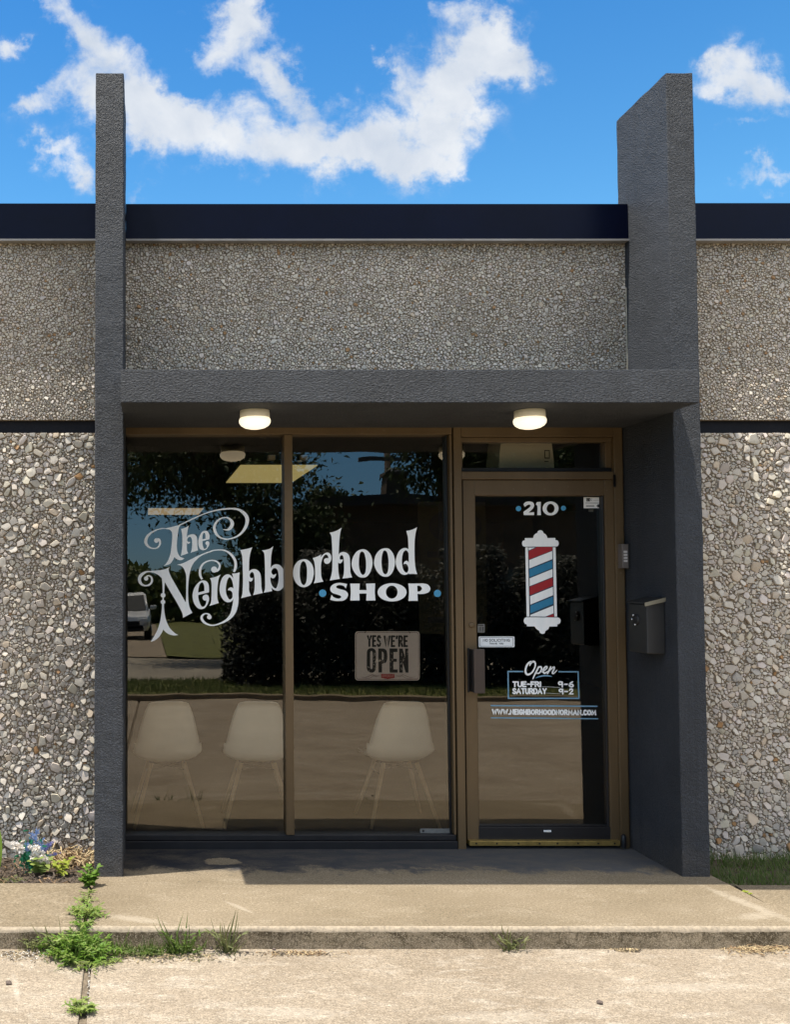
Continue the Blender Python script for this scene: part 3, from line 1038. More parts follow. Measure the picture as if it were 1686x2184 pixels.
def stone_panel(x0, x1, z0, z1, y, sizes, seed, relief, gap, pale=1.0):
    """exposed aggregate: angular stones of mixed size bedded in mortar, every stone a low faceted lump"""
    rnd = random.Random(seed)
    rmax = max(s[0] for s in sizes)
    cell = rmax * 2
    grid = {}
    seeds = []

    def near(px, pz, rad):
        k = int(rad / cell) + 1
        gx_, gz_ = int((px - x0) // cell), int((pz - z0) // cell)
        for i in range(gx_ - k, gx_ + k + 1):
            for j in range(gz_ - k, gz_ + k + 1):
                yield from grid.get((i, j), ())

    area = (x1 - x0) * (z1 - z0)
    for (r, dens, tight) in sizes:
        for _ in range(int(area * dens)):
            px, pz, rr = rnd.uniform(x0, x1), rnd.uniform(z0, z1), r * rnd.uniform(.75, 1.2)
            ok = True
            for q in near(px, pz, rr + rmax * 1.2):
                s = seeds[q]
                if (s[0] - px) ** 2 + (s[1] - pz) ** 2 < (s[2] * .80 + rr * tight) ** 2:
                    ok = False
                    break
            if ok:
                grid.setdefault((int((px - x0) // cell), int((pz - z0) // cell)), []).append(len(seeds))
                seeds.append((px, pz, rr))
    V, F, COLR = [], [], []
    for idx, (px, pz, rr) in enumerate(seeds):
        el, an = rnd.uniform(.58, 1.0), rnd.uniform(0, 3.14)
        ca, sa = math.cos(an), math.sin(an)
        nside = rnd.choice((4, 4, 5, 5, 5, 6))
        ph = rnd.uniform(0, 6.28)
        poly = []
        for k in range(nside):
            t_ = ph + (k + rnd.uniform(-.3, .3)) * 2 * math.pi / nside
            k_ = rr * 1.34 * rnd.uniform(.78, 1.14)
            q = (math.cos(t_) * k_, math.sin(t_) * k_ * el)
            poly.append((q[0] * ca - q[1] * sa, q[0] * sa + q[1] * ca))
        cuts = [(1, 0, x1 - px), (-1, 0, px - x0), (0, 1, z1 - pz), (0, -1, pz - z0)]
        for q in near(px, pz, rr * 2 + rmax * 2):
            if q == idx:
                continue
            s = seeds[q]
            dx, dz = s[0] - px, s[1] - pz
            d = math.hypot(dx, dz)
            if s[2] < .66 * rr or d > (rr + s[2]) * 2.3 or d < 1e-6:
                continue
            cuts.append((dx / d, dz / d, (d * d + rr * rr - s[2] * s[2]) / (2 * d) - gap))
        for (nx, nz, lim) in cuts:
            out = []
            m_ = len(poly)
            if m_ < 3:
                break
            for k in range(m_):
                a, b = poly[k], poly[(k + 1) % m_]
                da, db = a[0] * nx + a[1] * nz - lim, b[0] * nx + b[1] * nz - lim
                if da <= 0:
                    out.append(a)
                if (da < 0 < db) or (db < 0 < da):
                    t_ = da / (da - db)
                    out.append((a[0] + (b[0] - a[0]) * t_, a[1] + (b[1] - a[1]) * t_))
            poly = out
        if len(poly) < 3:
            continue
        # knock the sharp corners off
        q2 = []
        m_ = len(poly)
        for k in range(m_):
            a, b = poly[k], poly[(k + 1) % m_]
            if rr > .016:
                q2.append((a[0] * .90 + b[0] * .10, a[1] * .90 + b[1] * .10))
                q2.append((a[0] * .10 + b[0] * .90, a[1] * .10 + b[1] * .90))
            else:
                q2.append((a[0] * .78 + b[0] * .22, a[1] * .78 + b[1] * .22))
        poly = q2
        m_ = len(poly)
        cx_, cz_ = sum(p[0] for p in poly) / m_, sum(p[1] for p in poly) / m_
        h = relief * (rr / .02) ** .75 * rnd.uniform(.75, 1.25)
        tx, tz = rnd.uniform(-.30, .30), rnd.uniform(-.46, .24)
        o = len(V)
        for (sc, hh) in ((1.0, -.004), (.96, .6), (.86, .95)):
            for p in poly:
                qx, qz = cx_ + (p[0] - cx_) * sc, cz_ + (p[1] - cz_) * sc
                V.append((px + qx, y - (h * hh if hh > 0 else hh) - (tx * qx + tz * qz if hh > .5 else 0) * .9, pz + qz))
        jx, jz = cx_ + rnd.uniform(-.3, .3) * rr, cz_ + rnd.uniform(-.3, .3) * rr
        V.append((px + jx, y - h * rnd.uniform(.95, 1.2) - (tx * jx + tz * jz) * .9, pz + jz))
        for ring in (0, 1):
            for k in range(m_):
                F.append((o + ring * m_ + k, o + ring * m_ + (k + 1) % m_, o + (ring + 1) * m_ + (k + 1) % m_, o + (ring + 1) * m_ + k))
        for k in range(m_):
            F.append((o + 2 * m_ + k, o + 2 * m_ + (k + 1) % m_, o + 3 * m_))
        g = rnd.gauss(.56, .045) * pale
        w = rnd.random()
        if w < .012:
            col = (.36 * pale, .20 * pale, .085 * pale)
        elif w < .06:
            col = (g * 1.02, g * .82, g * .60)
        elif w < .13:
            col = (.62 * pale, .555 * pale, .465 * pale)
        elif w < .22:
            col = (g * .70, g * .63, g * .54)
        else:
            col = (g, g * rnd.uniform(.85, .90), g * rnd.uniform(.68, .76))
        COLR.extend([(*col, 1.0)] * (3 * m_ + 1))
    nst = len(V)
    # mortar bed, a slightly uneven sheet
    nx_, nz_ = int((x1 - x0) / .03), int((z1 - z0) / .03)
    o = len(V)
    for j in range(nz_ + 1):
        for i in range(nx_ + 1):
            xx, zc = x0 + (x1 - x0) * i / nx_, z0 + (z1 - z0) * j / nz_
            V.append((xx, y + .0012 * mnoise.noise(Vector((xx * 20, zc * 20, seed))), zc))
            COLR.append((.2, .17, .12, 1))
    nf = len(F)
    for j in range(nz_):
        for i in range(nx_):
            a = o + j * (nx_ + 1) + i
            F.append((a, a + 1, a + nx_ + 2, a + nx_ + 1))
    # the slab body behind
    o = len(V)
    for yy in (y + .003, y + .12):
        V.extend([(x0, yy, z0), (x1, yy, z0), (x1, yy, z1), (x0, yy, z1)])
    COLR.extend([(.2, .17, .12, 1)] * 8)
    for f in ((0, 1, 5, 4), (1, 2, 6, 5), (2, 3, 7, 6), (3, 0, 4, 7), (7, 6, 5, 4)):
        F.append(tuple(o + k for k in f))
    me = bpy.data.meshes.new('stone_panel')
    me.from_pydata(V, [], F)
    me.materials.append(M['stone']); me.materials.append(M['mortar'])
    mi = np.zeros(len(F), np.int32); mi[nf:] = 1
    me.polygons.foreach_set('material_index', mi)
    ca_ = me.color_attributes.new('stone', 'FLOAT_COLOR', 'POINT')
    ca_.data.foreach_set('color', np.array(COLR, np.float32).ravel())
    me.update()
    ob = bpy.data.objects.new('stone_panel', me)
    COL.objects.link(ob)
    ob.parent = shop
    ob.location = -shop.location
    return ob


BIG = [(.026, 120, 1.0), (.0195, 620, .86), (.0138, 3400, .74), (.0092, 11000, .60), (.0060, 20000, .55)]
SMALL = [(.0125, 420, .95), (.0095, 3600, .76), (.0070, 12000, .66), (.0050, 16000, .6)]
Z_B0, Z_B1 = Z(923.5, Y_WALL), Z(896, Y_WALL)
stone_panel(-1.15, FIN_L[0] - .002, -.10, Z_B0, Y_WALL, BIG, 1, .0085, .0008)
stone_panel(FIN_R[1] + .002, 4.05, -.10, Z_B0, Y_WALL, BIG, 2, .0085, .0008)
stone_panel(-1.15, FIN_L[0] - .002, Z_B1, Z_FASC0 + .01, Y_WALL, SMALL, 3, .006, .0008)
stone_panel(FIN_R[1] + .002, 4.05, Z_B1, Z_FASC0 + .01, Y_WALL, SMALL, 4, .006, .0008)
stone_panel(FIN_L[1], FIN_R[0], Z_SOF + .02, Z_FASC0 + .01, Y_WALL + .004, SMALL, 5, .006, .0008)
# plain run of the wall further along, and the core of the building
mb = MB()
mb.box(-14, -1.151, Y_WALL + .004, Y_WALL + .12, -.2, Z_FASC0 + .01)
mb.box(4.051, 16, Y_WALL + .004, Y_WALL + .12, -.2, Z_FASC0 + .01)
mb.build('side_wall', M['mortar'], shop)
for xa, xb in ((-14, FIN_L[0]), (FIN_R[1], 16)):
    MB().box(xa, xb, Y_WALL + .028, Y_WALL + .13, Z_B0, Z_B1).build('belt', M['belt'], shop)


def rough_box(x0, x1, y0, y1, z0, z1, step, amp, seed, skip=()):
    """a poured or boarded mass with slightly wandering edges"""
    bm = bmesh.new()
    bmesh.ops.create_cube(bm, size=1)
    for v in bm.verts:
        v.co = Vector((x0 + (v.co.x + .5) * (x1 - x0), y0 + (v.co.y + .5) * (y1 - y0), z0 + (v.co.z + .5) * (z1 - z0)))
    for ax, (a, b) in enumerate(((x0, x1), (y0, y1), (z0, z1))):
        n = max(1, int((b - a) / step))
        for k in range(1, n):
            co = [0, 0, 0]; no = [0, 0, 0]
            co[ax] = a + (b - a) * k / n; no[ax] = 1
            bmesh.ops.bisect_plane(bm, geom=bm.verts[:] + bm.edges[:] + bm.faces[:], plane_co=co, plane_no=no)
    for v in bm.verts:
        for ax, (a, b) in enumerate(((x0, x1), (y0, y1), (z0, z1))):
            if abs(v.co[ax] - a) < 1e-5 or abs(v.co[ax] - b) < 1e-5:
                if (ax, abs(v.co[ax] - b) < 1e-5) in skip:
                    continue
                p = v.co * 14
                v.co[ax] += amp * (mnoise.noise(p + Vector((seed, ax, 0))) + .6 * mnoise.noise(p * 3.1 + Vector((seed, ax, 3))))
    m = MB()
    bm.verts.ensure_lookup_table()
    m.add([v.co.copy() for v in bm.verts], [[v.index for v in f.verts] for f in bm.faces])
    bm.free()
    return m


for (xa, xb), sd in ((FIN_L, 1), (FIN_R, 2)):
    rough_box(xa, xb, Y_FIN, Y_FR + .03, -.12, Z_FINTOP, .045, .0028, sd).build('fin', M['fin'], shop, .005)
m = rough_box(-.1235, 2.757, Y_CAN, Y_FIN - .004, Z_SOF, Z_CANTOP, .06, .0022, 5)
m.box(FIN_L[1] - .004, FIN_R[0] + .004, Y_FIN - .03, Y_WALL + .06, Z_SOF + .0025, Z_CANTOP - .004)
m.build('canopy', M['canopy'], shop, .004)
# roof edge
MB().box(-14, FIN_L[0] - .002, Y_WALL - .045, Y_WALL + .3, Z_FASC0, Z_FASC1).box(FIN_L[1] + .002, FIN_R[0] - .002, Y_WALL - .045, Y_WALL + .3, Z_FASC0, Z_FASC1 - .003).box(FIN_R[1] + .002, 16, Y_WALL - .045, Y_WALL + .3, Z_FASC0, Z_FASC1 + .002).build('roof_edge', M['fascia'], shop)
MB().box(-14, FIN_L[0] - .004, Y_WALL - .055, Y_WALL - .005, Z_FASC0 - .012, Z_FASC0 - .001).box(FIN_L[1] + .004, FIN_R[0] - .004, Y_WALL - .055, Y_WALL - .005, Z_FASC0 - .012, Z_FASC0 - .001).box(FIN_R[1] + .004, 16, Y_WALL - .055, Y_WALL - .005, Z_FASC0 - .012, Z_FASC0 - .001).build('drip_edge', M['drip'], shop)
MB().box(-14, 16, Y_WALL + .3, 18, Z_FASC1 - .12, Z_FASC1 - .04).build('roof', M['roofm'], shop)
# the room behind the glass
m = MB()
m.box(-3.0, 6.5, Y_BACK + .12, 17.6, -.25, -.005, 2)
m.box(-3.0, 6.5, Y_BACK, 17.6, 2.56, 2.70, 1)
m.box(-3.2, -3.0, Y_BACK, 17.6, -.25, 2.7, 0)
m.box(6.5, 6.7, Y_BACK, 17.6, -.25, 2.7, 0)
m.box(-3.2, 6.7, 17.6, 17.8, -.25, 2.7, 0)
m.box(-3.2, FIN_L[1] - .0, Y_BACK - .02, Y_BACK + .1, -.25, 2.7, 0)
m.box(FIN_R[0] + .0, 6.7, Y_BACK - .02, Y_BACK + .1, -.25, 2.7, 0)
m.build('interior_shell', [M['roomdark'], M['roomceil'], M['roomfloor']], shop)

# unpainted strip left where the right fin meets the stone, 
MB().box(FIN_R[0] - .005, FIN_R[0] - .001, Y_WALL - .012, Y_WALL - .004, Z_CANTOP + .01, 3.22).build('caulk_strip', M['caulk'], shop)
# ---- window frame, panes
F0, F1 = Y_FR, Y_FR + .11
xL = FIN_L[1]
xM0, xM1 = X(608.5, F0), X(626, F0)
xJ0, xJ1 = X(957, F0 + .045), X(970, F0)
xD0, xD1 = X(973, F0), X(989.5, F0)
xDR0 = X(1318, F0)
z_sill = Z(1782, F0)
z_sill2 = Z(1793.5, F0)
z_head = Z(926, F0)
m = MB()
m.box(xM0, xM1, F0, F1, z_sill + .002, z_head - .002, 0)
m.box(xL, xJ1, F0 + .004, F1, z_head, Z_SOF + .05, 0)
m.box(X(965, F0), xJ1, F0 + .006, F1, z_sill + .002, z_head - .002, 0)
m.box(xJ0 - .004, X(965, F0) - .001, F0 + .045, F1, z_sill + .002, z_head - .002, 1)
m.box(xL, xJ1, F0 + .012, F1, z_sill2, z_sill, 2)
m.box(xL, xJ1 + .004, F0 - .004, F1 - .01, -.03, z_sill2 - .002, 2)
m.box(xJ1 + .001, xD0 - .001, F0 + .03, F1, -.02, Z_SOF + .05, 1)
window = m.build('window', [M['bronze'], M['gasket'], M['sill']], shop, .0025)


def pane(x0, x1, z0, z1, parent):
    nx, nz = 12, 16
    vs = [(x0 + (x1 - x0) * i / nx, pane_y(z0 + (z1 - z0) * j / nz), z0 + (z1 - z0) * j / nz) for j in range(nz + 1) for i in range(nx + 1)]
    fs = [(j * (nx + 1) + i, j * (nx + 1) + i + 1, (j + 1) * (nx + 1) + i + 1, (j + 1) * (nx + 1) + i) for j in range(nz) for i in range(nx)]
    o = MB().add(vs, fs, 0, True).build('pane', M['glass'], parent)
    return o


pane(xL - .002, xM0 + .012, z_sill - .012, z_head + .02, window)
pane(xM1 - .012, xJ0 + .012, z_sill - .012, z_head + .02, window)

# ---- door frame with transom
z_tb0, z_tb1 = Z(1022, F0), Z(1005.5, F0)
m = MB()
m.box(xD0, xD1, F0 - .002, F1, -.02, Z_SOF + .05, 0)
xR1 = FIN_R[0] + .004
m.box(xDR0, X(1336, F0), F0 + .002, F1, -.02, Z_SOF + .05, 0)
m.box(X(1336, F0) + .001, xR1, F0 + .03, F1, -.02, Z_SOF + .05, 0)
m.box(xD1 + .001, xDR0 - .001, F0, F1, Z(931, F0), Z_SOF + .05, 0)
m.box(xD1 + .001, xDR0 - .001, F0 + .003, F1, z_tb0, z_tb1, 0)
# transom stops
a0, a1, b0, b1 = xD1 + .001, xDR0 - .001, z_tb1 + .001, Z(931, F0) - .001
m.box(a0, a1, F0 + .030, F1 - .01, b1 - .026, b1, 0)
m.box(a0, a1, F0 + .030, F1 - .01, b0, b0 + .024, 1)
m.box(a0, a0 + .016, F0 + .033, F1 - .01, b0 + .025, b1 - .027, 0)
m.box(a1 - .034, a1, F0 + .033, F1 - .01, b0 + .025, b1 - .027, 0)
transom = m.build('door_frame', [M['bronze'], M['gasket']], shop, .0025)
pane(a0 + .004, a1 - .004, b0 + .01, b1 - .01, transom)

# ---- door leaf
DY = F0 + .022
dx0, dx1 = X(992, DY), X(1315.5, DY)
gx0, gx1 = X(1016.5, DY), X(1296, DY)
dz0, dz1 = Z(1792, DY), Z(1024, DY)
gz0, gz1 = Z(1764, DY), Z(1056.5, DY)
m = MB()
m.box(dx0, gx0, DY, DY + .055, dz0, dz1, 0)
m.box(gx1, dx1, DY, DY + .055, dz0, dz1, 0)
m.box(gx0 + .0005, gx1 - .0005, DY + .002, DY + .055, gz1, dz1, 0)
m.box(gx0 + .0005, gx1 - .0005, DY + .002, DY + .055, dz0, gz0, 1)
# glazing beads
m.box(gx0 + .0005, gx0 + .008, DY + .012, DY + .05, gz0 + .0005, gz1 - .0005, 0)
m.box(gx1 - .010, gx1 - .0005, DY + .012, DY + .05, gz0 + .0005, gz1 - .0005, 1)
m.box(gx0 + .0085, gx1 - .0105, DY + .014, DY + .05, gz0 + .0005, gz0 + .009, 1)
door = m.build('door', [M['bronze'], M['sill']], shop, .002)
pane(gx0 + .004, gx1 - .005, gz0 + .004, gz1 + .002, door)
# threshold and its screws
m = MB()
thz0, thz1 = Z(1804, F0 - .01), Z(1793.5, F0 - .01)
m.box(X(1001.5, F0, 1798), X(1322, F0, 1798), F0 - .012, F0 + .06, max(.003, thz0), thz1)
th = m.build('threshold', M['brass'], door, .002)
for u in (1015, 1059, 1105, 1150, 1188, 1232, 1275, 1310):
    MB().lathe([(.0055, 0), (.0055, -.002), (.002, -.003)], (X(u, F0, 1798), F0 - .012, (thz0 + thz1) / 2), 10, 0, 'Y').build('screw', M['screw'], th)
# pull handle: folded plate standing off the stile
hx0, hx1 = X(1004.5, DY - .05, 1430), X(1034.5, DY - .07, 1430)
hz0, hz1 = Z(1478, DY - .05), Z(1384, DY - .05)
m = MB()
m.box(X(1011.5, DY - .07, 1430), hx1, DY - .075, DY - .060, hz0, hz1, 0)
m.box(X(1011.5, DY - .07, 1430) - .002, X(1011.5, DY - .07, 1430) + .010, DY - .0595, DY - .001, hz0 + .004, hz1 - .004, 1)
m.box(hx0 - .002, X(1011.5, DY - .07, 1430) - .0025, DY - .006, DY - .0005, hz0 - .002, hz1 + .002, 1)
m.build('handle', [M['handle'], M['gasket']], door, .002)
lx, lz = X(1007, DY, 1333), Z(1333.5, DY)
m = MB().lathe([(.0165, 0), (.0165, -.003), (.0145, -.006), (.004, -.0065)], (lx, DY, lz), 26, 0, 'Y')
m.lathe([(.003, -.006), (.002, -.0075)], (lx + .001, DY, lz - .007), 8, 1, 'Y')
m.build('lock', [M['bronze'], M['screw']], door)
m = MB().box(X(1160.5, DY, 1772), X(1176.5, DY, 1772), DY - .001, DY + .001, Z(1774.5, DY), Z(1770.3, DY))
m.build('tab', M['paper'], door)
# pivot at the hinge side foot and head
MB().lathe([(.011, -.03), (.014, -.025), (.014, .035), (.008, .045)], (X(1331, F0 - .01, 1798), F0 - .012, .04), 16).build('hinge', M['sill'], door)
MB().lathe([(.007, -.03), (.007, .04)], (X(1312, F0 - .006, 1030), F0 - .006, Z(1028, F0)), 10).build('hinge', M['sill'], door)
# ---------------------------------------------------------------- lettering on the glass
Z1 = Zoom(440, 1570, 4.683); Z2 = Zoom(420, 1720, 7.025); Z3 = Zoom(600, 1720, 8.735); Z4 = Zoom(740, 1690, 9.367)
Z5 = Zoom(900, 1640, 7.664); Z6 = Zoom(1090, 1640, 7.664); Z7 = Zoom(980, 1800, 4.112); Z8 = Zoom(1600, 1545, 5.62)
Z9 = Zoom(1600, 1640, 6.239); Z10 = Zoom(1570, 2050, 6.485); Z11 = Zoom(1520, 2180, 4.683)

S = Sign(Z1, pane_y)
# The
S.fill([(590, 310, 1), (555, 352), (541, 430), (527, 540), (523, 640), (535, 720), (570, 780), (635, 805, 1), (600, 826), (550, 828), (512, 810), (487, 782, 1),
        (465, 830), (420, 885), (332, 916, 1), (385, 850), (425, 750), (440, 660), (452, 540), (455, 450), (440, 408), (405, 382), (360, 377, 1), (360, 363, 1), (440, 348), (520, 328)])
S.stroke([(390, 368, 13), (300, 371, 13), (220, 392, 18), (140, 436, 28), (88, 490, 38), (66, 552, 43), (82, 606, 36), (128, 647, 22), (190, 661, 16), (243, 645, 20), (274, 600, 28), (277, 560, 30), (262, 528, 26), (238, 518, 16)])
S.disk(223, 544, 34)
S.stroke([(560, 318, 14), (620, 292, 16), (750, 230, 16), (900, 163, 16), (1050, 114, 18), (1200, 86, 21), (1330, 79, 24), (1420, 92, 30), (1490, 132, 44), (1538, 190, 54), (1552, 252, 52), (1534, 332, 46), (1480, 420, 34), (1400, 485, 24), (1300, 518, 17), (1220, 521, 19), (1140, 490, 27), (1088, 428, 40), (1071, 350, 40), (1100, 277, 31), (1160, 226, 22), (1225, 208, 16), (1282, 222, 26), (1325, 265, 46), (1331, 312, 52), (1303, 362, 46), (1258, 388, 24), (1200, 382, 5)])
S.fill([(700, 325, 1), (685, 375), (673, 440), (668, 500, 1), (690, 470), (730, 455), (775, 455), (808, 480), (820, 530), (822, 610), (832, 688, 1), (725, 722, 1), (742, 660), (746, 580), (740, 522), (718, 492), (690, 502), (675, 525), (675, 548), (688, 562), (716, 562, 1), (710, 582), (690, 592), (668, 580, 1), (668, 640), (672, 690), (690, 731, 1), (582, 768, 1), (598, 660), (602, 560), (600, 460), (585, 375, 1), (650, 355)])
S.fill([(998, 525, 1), (998, 460), (975, 415), (935, 402), (895, 415), (860, 465), (838, 540), (838, 610), (855, 660), (890, 682), (925, 684), (960, 665), (990, 620), (998, 580), (985, 558), (960, 555), (940, 575), (945, 600), (962, 612, 1), (955, 650), (930, 668), (912, 650), (900, 600), (897, 553, 1)],
       [[(897, 528, 1), (898, 480), (908, 442), (925, 432), (938, 450), (942, 490), (940, 517, 1)]])
# N with its scrolls and pendant
S.z = Z2
S.fill([(765, 345, 1), (745, 385), (755, 450), (800, 560), (900, 740), (1020, 950), (1120, 1118, 1), (1128, 950), (1130, 700), (1128, 560), (1115, 470), (1070, 370), (1010, 315), (930, 292, 1), (1050, 262), (1200, 190), (1400, 90), (1560, 25), (1690, -18, 1), (1690, 8, 1), (1560, 52), (1440, 112), (1350, 190), (1270, 290), (1220, 420), (1190, 580), (1175, 750), (1170, 920), (1180, 1100), (1205, 1230), (1265, 1345, 1), (1060, 1455, 1), (1050, 1380), (1010, 1280), (900, 1080), (780, 880), (662, 675, 1), (655, 760), (648, 925, 1), (612, 925, 1), (612, 800), (605, 680), (592, 585, 1), (520, 520), (440, 478), (340, 456, 1), (340, 430, 1), (560, 410), (680, 385)])
S.stroke([(350, 443, 26), (270, 446, 32), (192, 480, 54), (127, 540, 68), (103, 612, 68), (126, 690, 60), (180, 736, 44), (250, 752, 32), (320, 731, 40), (368, 680, 44), (379, 620, 44), (360, 562, 36), (310, 534, 28), (265, 545, 30)])
S.disk(250, 595, 47); S.disk(623, 962, 52); S.disk(620, 1110, 50)
S.stroke([(624, 1000, 30), (622, 1080, 30)])
S.fill([(598, 1145, 1), (595, 1250), (580, 1400), (550, 1560), (480, 1760), (350, 1980, 1), (430, 1955), (530, 1880), (600, 1770), (627, 1712, 1), (680, 1770), (760, 1820), (860, 1842), (955, 1832, 1), (880, 1790), (770, 1680), (700, 1540), (660, 1390), (645, 1250), (642, 1145, 1)])
# eig
S.z = Z3
S.stroke([(470, 14, 34), (520, -8, 34), (600, -28, 31), (700, -38, 30), (803, -38, 32), (890, -20, 40), (990, 32, 54), (1090, 125, 66), (1160, 240, 74), (1182, 340, 75), (1177, 430, 73), (1155, 510, 68), (1132, 560, 54)], flat=True)
S.stroke([(268, 760, 56), (225, 690, 62), (207, 600, 68), (213, 500, 64), (250, 400, 56), (320, 320, 45), (430, 263, 36), (540, 246, 36), (640, 266, 42), (710, 316, 50), (745, 380, 52), (736, 450, 54), (695, 515, 56), (640, 540, 50)], flat=True)
S.disk(595, 495, 83)
S.fill([(455, 1115, 1), (455, 1010), (440, 900), (390, 820), (300, 790), (210, 815), (120, 900), (50, 1010), (10, 1150), (10, 1280), (45, 1410), (120, 1520), (200, 1570), (290, 1567), (370, 1510), (430, 1410), (457, 1310), (440, 1220), (395, 1182), (340, 1182), (290, 1220), (278, 1270), (300, 1320), (340, 1342), (380, 1335, 1), (370, 1420), (330, 1490), (270, 1507), (225, 1460), (185, 1360), (165, 1270), (160, 1190, 1)],
       [[(158, 1122, 1), (170, 1000), (205, 890), (265, 845), (305, 880), (325, 960), (328, 1078, 1)]])
S.fill([(770, 632, 1), (725, 730), (700, 850), (685, 1000), (680, 1150), (685, 1290), (720, 1408, 1), (462, 1488, 1), (505, 1400), (520, 1250), (525, 1080), (525, 920), (510, 800), (480, 732, 1), (600, 705), (690, 675)])
S.fill([(1290, 570, 1), (1278, 720), (1270, 950), (1260, 1150), (1262, 1300), (1248, 1450), (1222, 1560, 1), (1077, 1560, 1), (1100, 1430), (1118, 1300, 1), (1080, 1350), (1030, 1380), (960, 1385), (890, 1360), (820, 1290), (765, 1180), (742, 1050), (755, 900), (800, 750), (860, 670), (930, 630), (1000, 632), (1060, 665), (1112, 730, 1), (1105, 680), (1080, 605, 1), (1190, 597)],
       [[(1018, 705), (1075, 780), (1105, 890), (1122, 1015, 1), (1085, 985), (1040, 982), (990, 1010), (962, 1062, 1), (1010, 1062), (1060, 1085), (1092, 1140), (1095, 1220), (1075, 1280), (1020, 1312), (970, 1260), (930, 1170), (912, 1050), (925, 900), (960, 770)]])
S.stroke([(1158, 1500, 148), (1148, 1560, 146), (1122, 1640, 132), (1075, 1730, 108), (1000, 1820, 82), (900, 1897, 60), (780, 1955, 45), (640, 2002, 37), (520, 2014, 37), (410, 1985, 48), (320, 1930, 63), (266, 1860, 70), (253, 1800, 67), (277, 1745, 55), (330, 1705, 38), (390, 1697, 34), (450, 1718, 42), (480, 1750, 60)], flat=True)
S.disk(462, 1790, 63)
# hb
S.z = Z4
S.fill([(440, 165, 1), (395, 290), (365, 430), (348, 620), (345, 865, 1), (400, 822), (470, 800), (545, 805), (620, 850), (670, 920), (692, 1020), (702, 1180), (715, 1370), (748, 1495, 1), (465, 1560, 1), (500, 1440), (510, 1300), (508, 1120), (490, 950), (460, 895), (415, 895), (375, 940), (365, 1000), (385, 1045), (415, 1062), (462, 1050, 1), (450, 1120), (410, 1160), (375, 1162), (340, 1140, 1), (345, 1300), (350, 1440), (405, 1575, 1), (115, 1648, 1), (150, 1520), (163, 1350), (168, 1100), (163, 800), (155, 560), (140, 400), (90, 245, 1), (200, 225), (320, 200)])
S.fill([(1060, 130, 1), (1020, 260), (995, 430), (985, 600), (978, 765, 1), (1030, 700), (1100, 665), (1180, 660), (1270, 700), (1350, 810), (1400, 950), (1412, 1080), (1390, 1230), (1330, 1350), (1250, 1420), (1170, 1435), (1090, 1412), (1040, 1382), (998, 1340, 1), (1022, 1440, 1), (775, 1490, 1), (810, 1390), (818, 1250), (815, 1050), (812, 750), (805, 520), (795, 380), (770, 300), (722, 255, 1), (850, 235), (960, 200)],
       [[(1100, 768), (1050, 785), (1010, 840), (1003, 900), (1035, 955), (1080, 965), (1140, 930, 1), (1130, 990), (1080, 1060), (1030, 1065), (972, 1035, 1), (975, 1130), (995, 1220), (1040, 1310), (1110, 1360), (1150, 1340), (1190, 1230), (1215, 1100), (1212, 980), (1190, 860), (1150, 790)]])
S.build('lettering', M['paint'], window)
# orhood SHOP on the second pane
S = Sign(Z5, pane_y)
S.fill([(370, 800), (470, 825), (560, 920), (605, 1060), (600, 1200), (550, 1360), (470, 1440), (370, 1470), (270, 1445), (180, 1360), (120, 1230), (112, 1090), (150, 950), (240, 840)],
       [[(358, 848), (410, 890), (440, 1000), (445, 1130), (435, 1300), (405, 1390), (360, 1418), (310, 1370), (280, 1260), (270, 1130), (280, 980), (310, 885)]])
S.fill([(785, 685, 1), (772, 750, 1), (830, 690), (890, 650), (950, 642), (1000, 675), (1025, 740), (1020, 820), (985, 885), (930, 912), (880, 900), (850, 850), (860, 800), (905, 775), (955, 780, 1), (950, 735), (920, 697), (880, 694), (830, 750), (795, 850), (778, 960), (780, 1100), (790, 1230), (835, 1335, 1), (608, 1378, 1), (638, 1270), (640, 1120), (635, 980), (620, 870), (583, 775, 1), (650, 752), (720, 725)])
S.fill([(1275, 45, 1), (1240, 160), (1222, 320), (1210, 500), (1200, 695, 1), (1230, 655), (1290, 630), (1350, 632), (1420, 670), (1462, 740), (1475, 850), (1480, 1000), (1485, 1120), (1525, 1235, 1), (1295, 1262, 1), (1325, 1150), (1332, 1000), (1328, 840), (1310, 732), (1275, 705), (1240, 725), (1228, 770), (1245, 810), (1305, 805, 1), (1295, 850), (1250, 898), (1220, 898), (1190, 880, 1), (1190, 1000), (1200, 1140), (1228, 1270, 1), (988, 1310, 1), (1030, 1170), (1050, 1000), (1052, 750), (1045, 500), (1035, 320), (1025, 240), (988, 165, 1), (1080, 145), (1180, 105)])
S.z = Z6
S.fill([(315, 562), (420, 590), (510, 690), (555, 840), (545, 980), (490, 1130), (410, 1220), (320, 1240), (220, 1215), (120, 1110), (65, 980), (60, 870), (100, 730), (190, 610)],
       [[(305, 618), (355, 650), (385, 750), (402, 880), (400, 1020), (380, 1130), (330, 1175), (280, 1140), (240, 1030), (228, 900), (238, 740), (262, 645)]])
S.fill([(865, 537), (960, 560), (1050, 670), (1093, 830), (1085, 960), (1040, 1100), (960, 1195), (860, 1220), (760, 1190), (670, 1100), (605, 960), (598, 840), (640, 690), (740, 575)],
       [[(850, 592), (900, 630), (930, 740), (942, 870), (935, 1030), (910, 1130), (862, 1160), (815, 1125), (785, 1030), (770, 880), (780, 730), (810, 620)]])
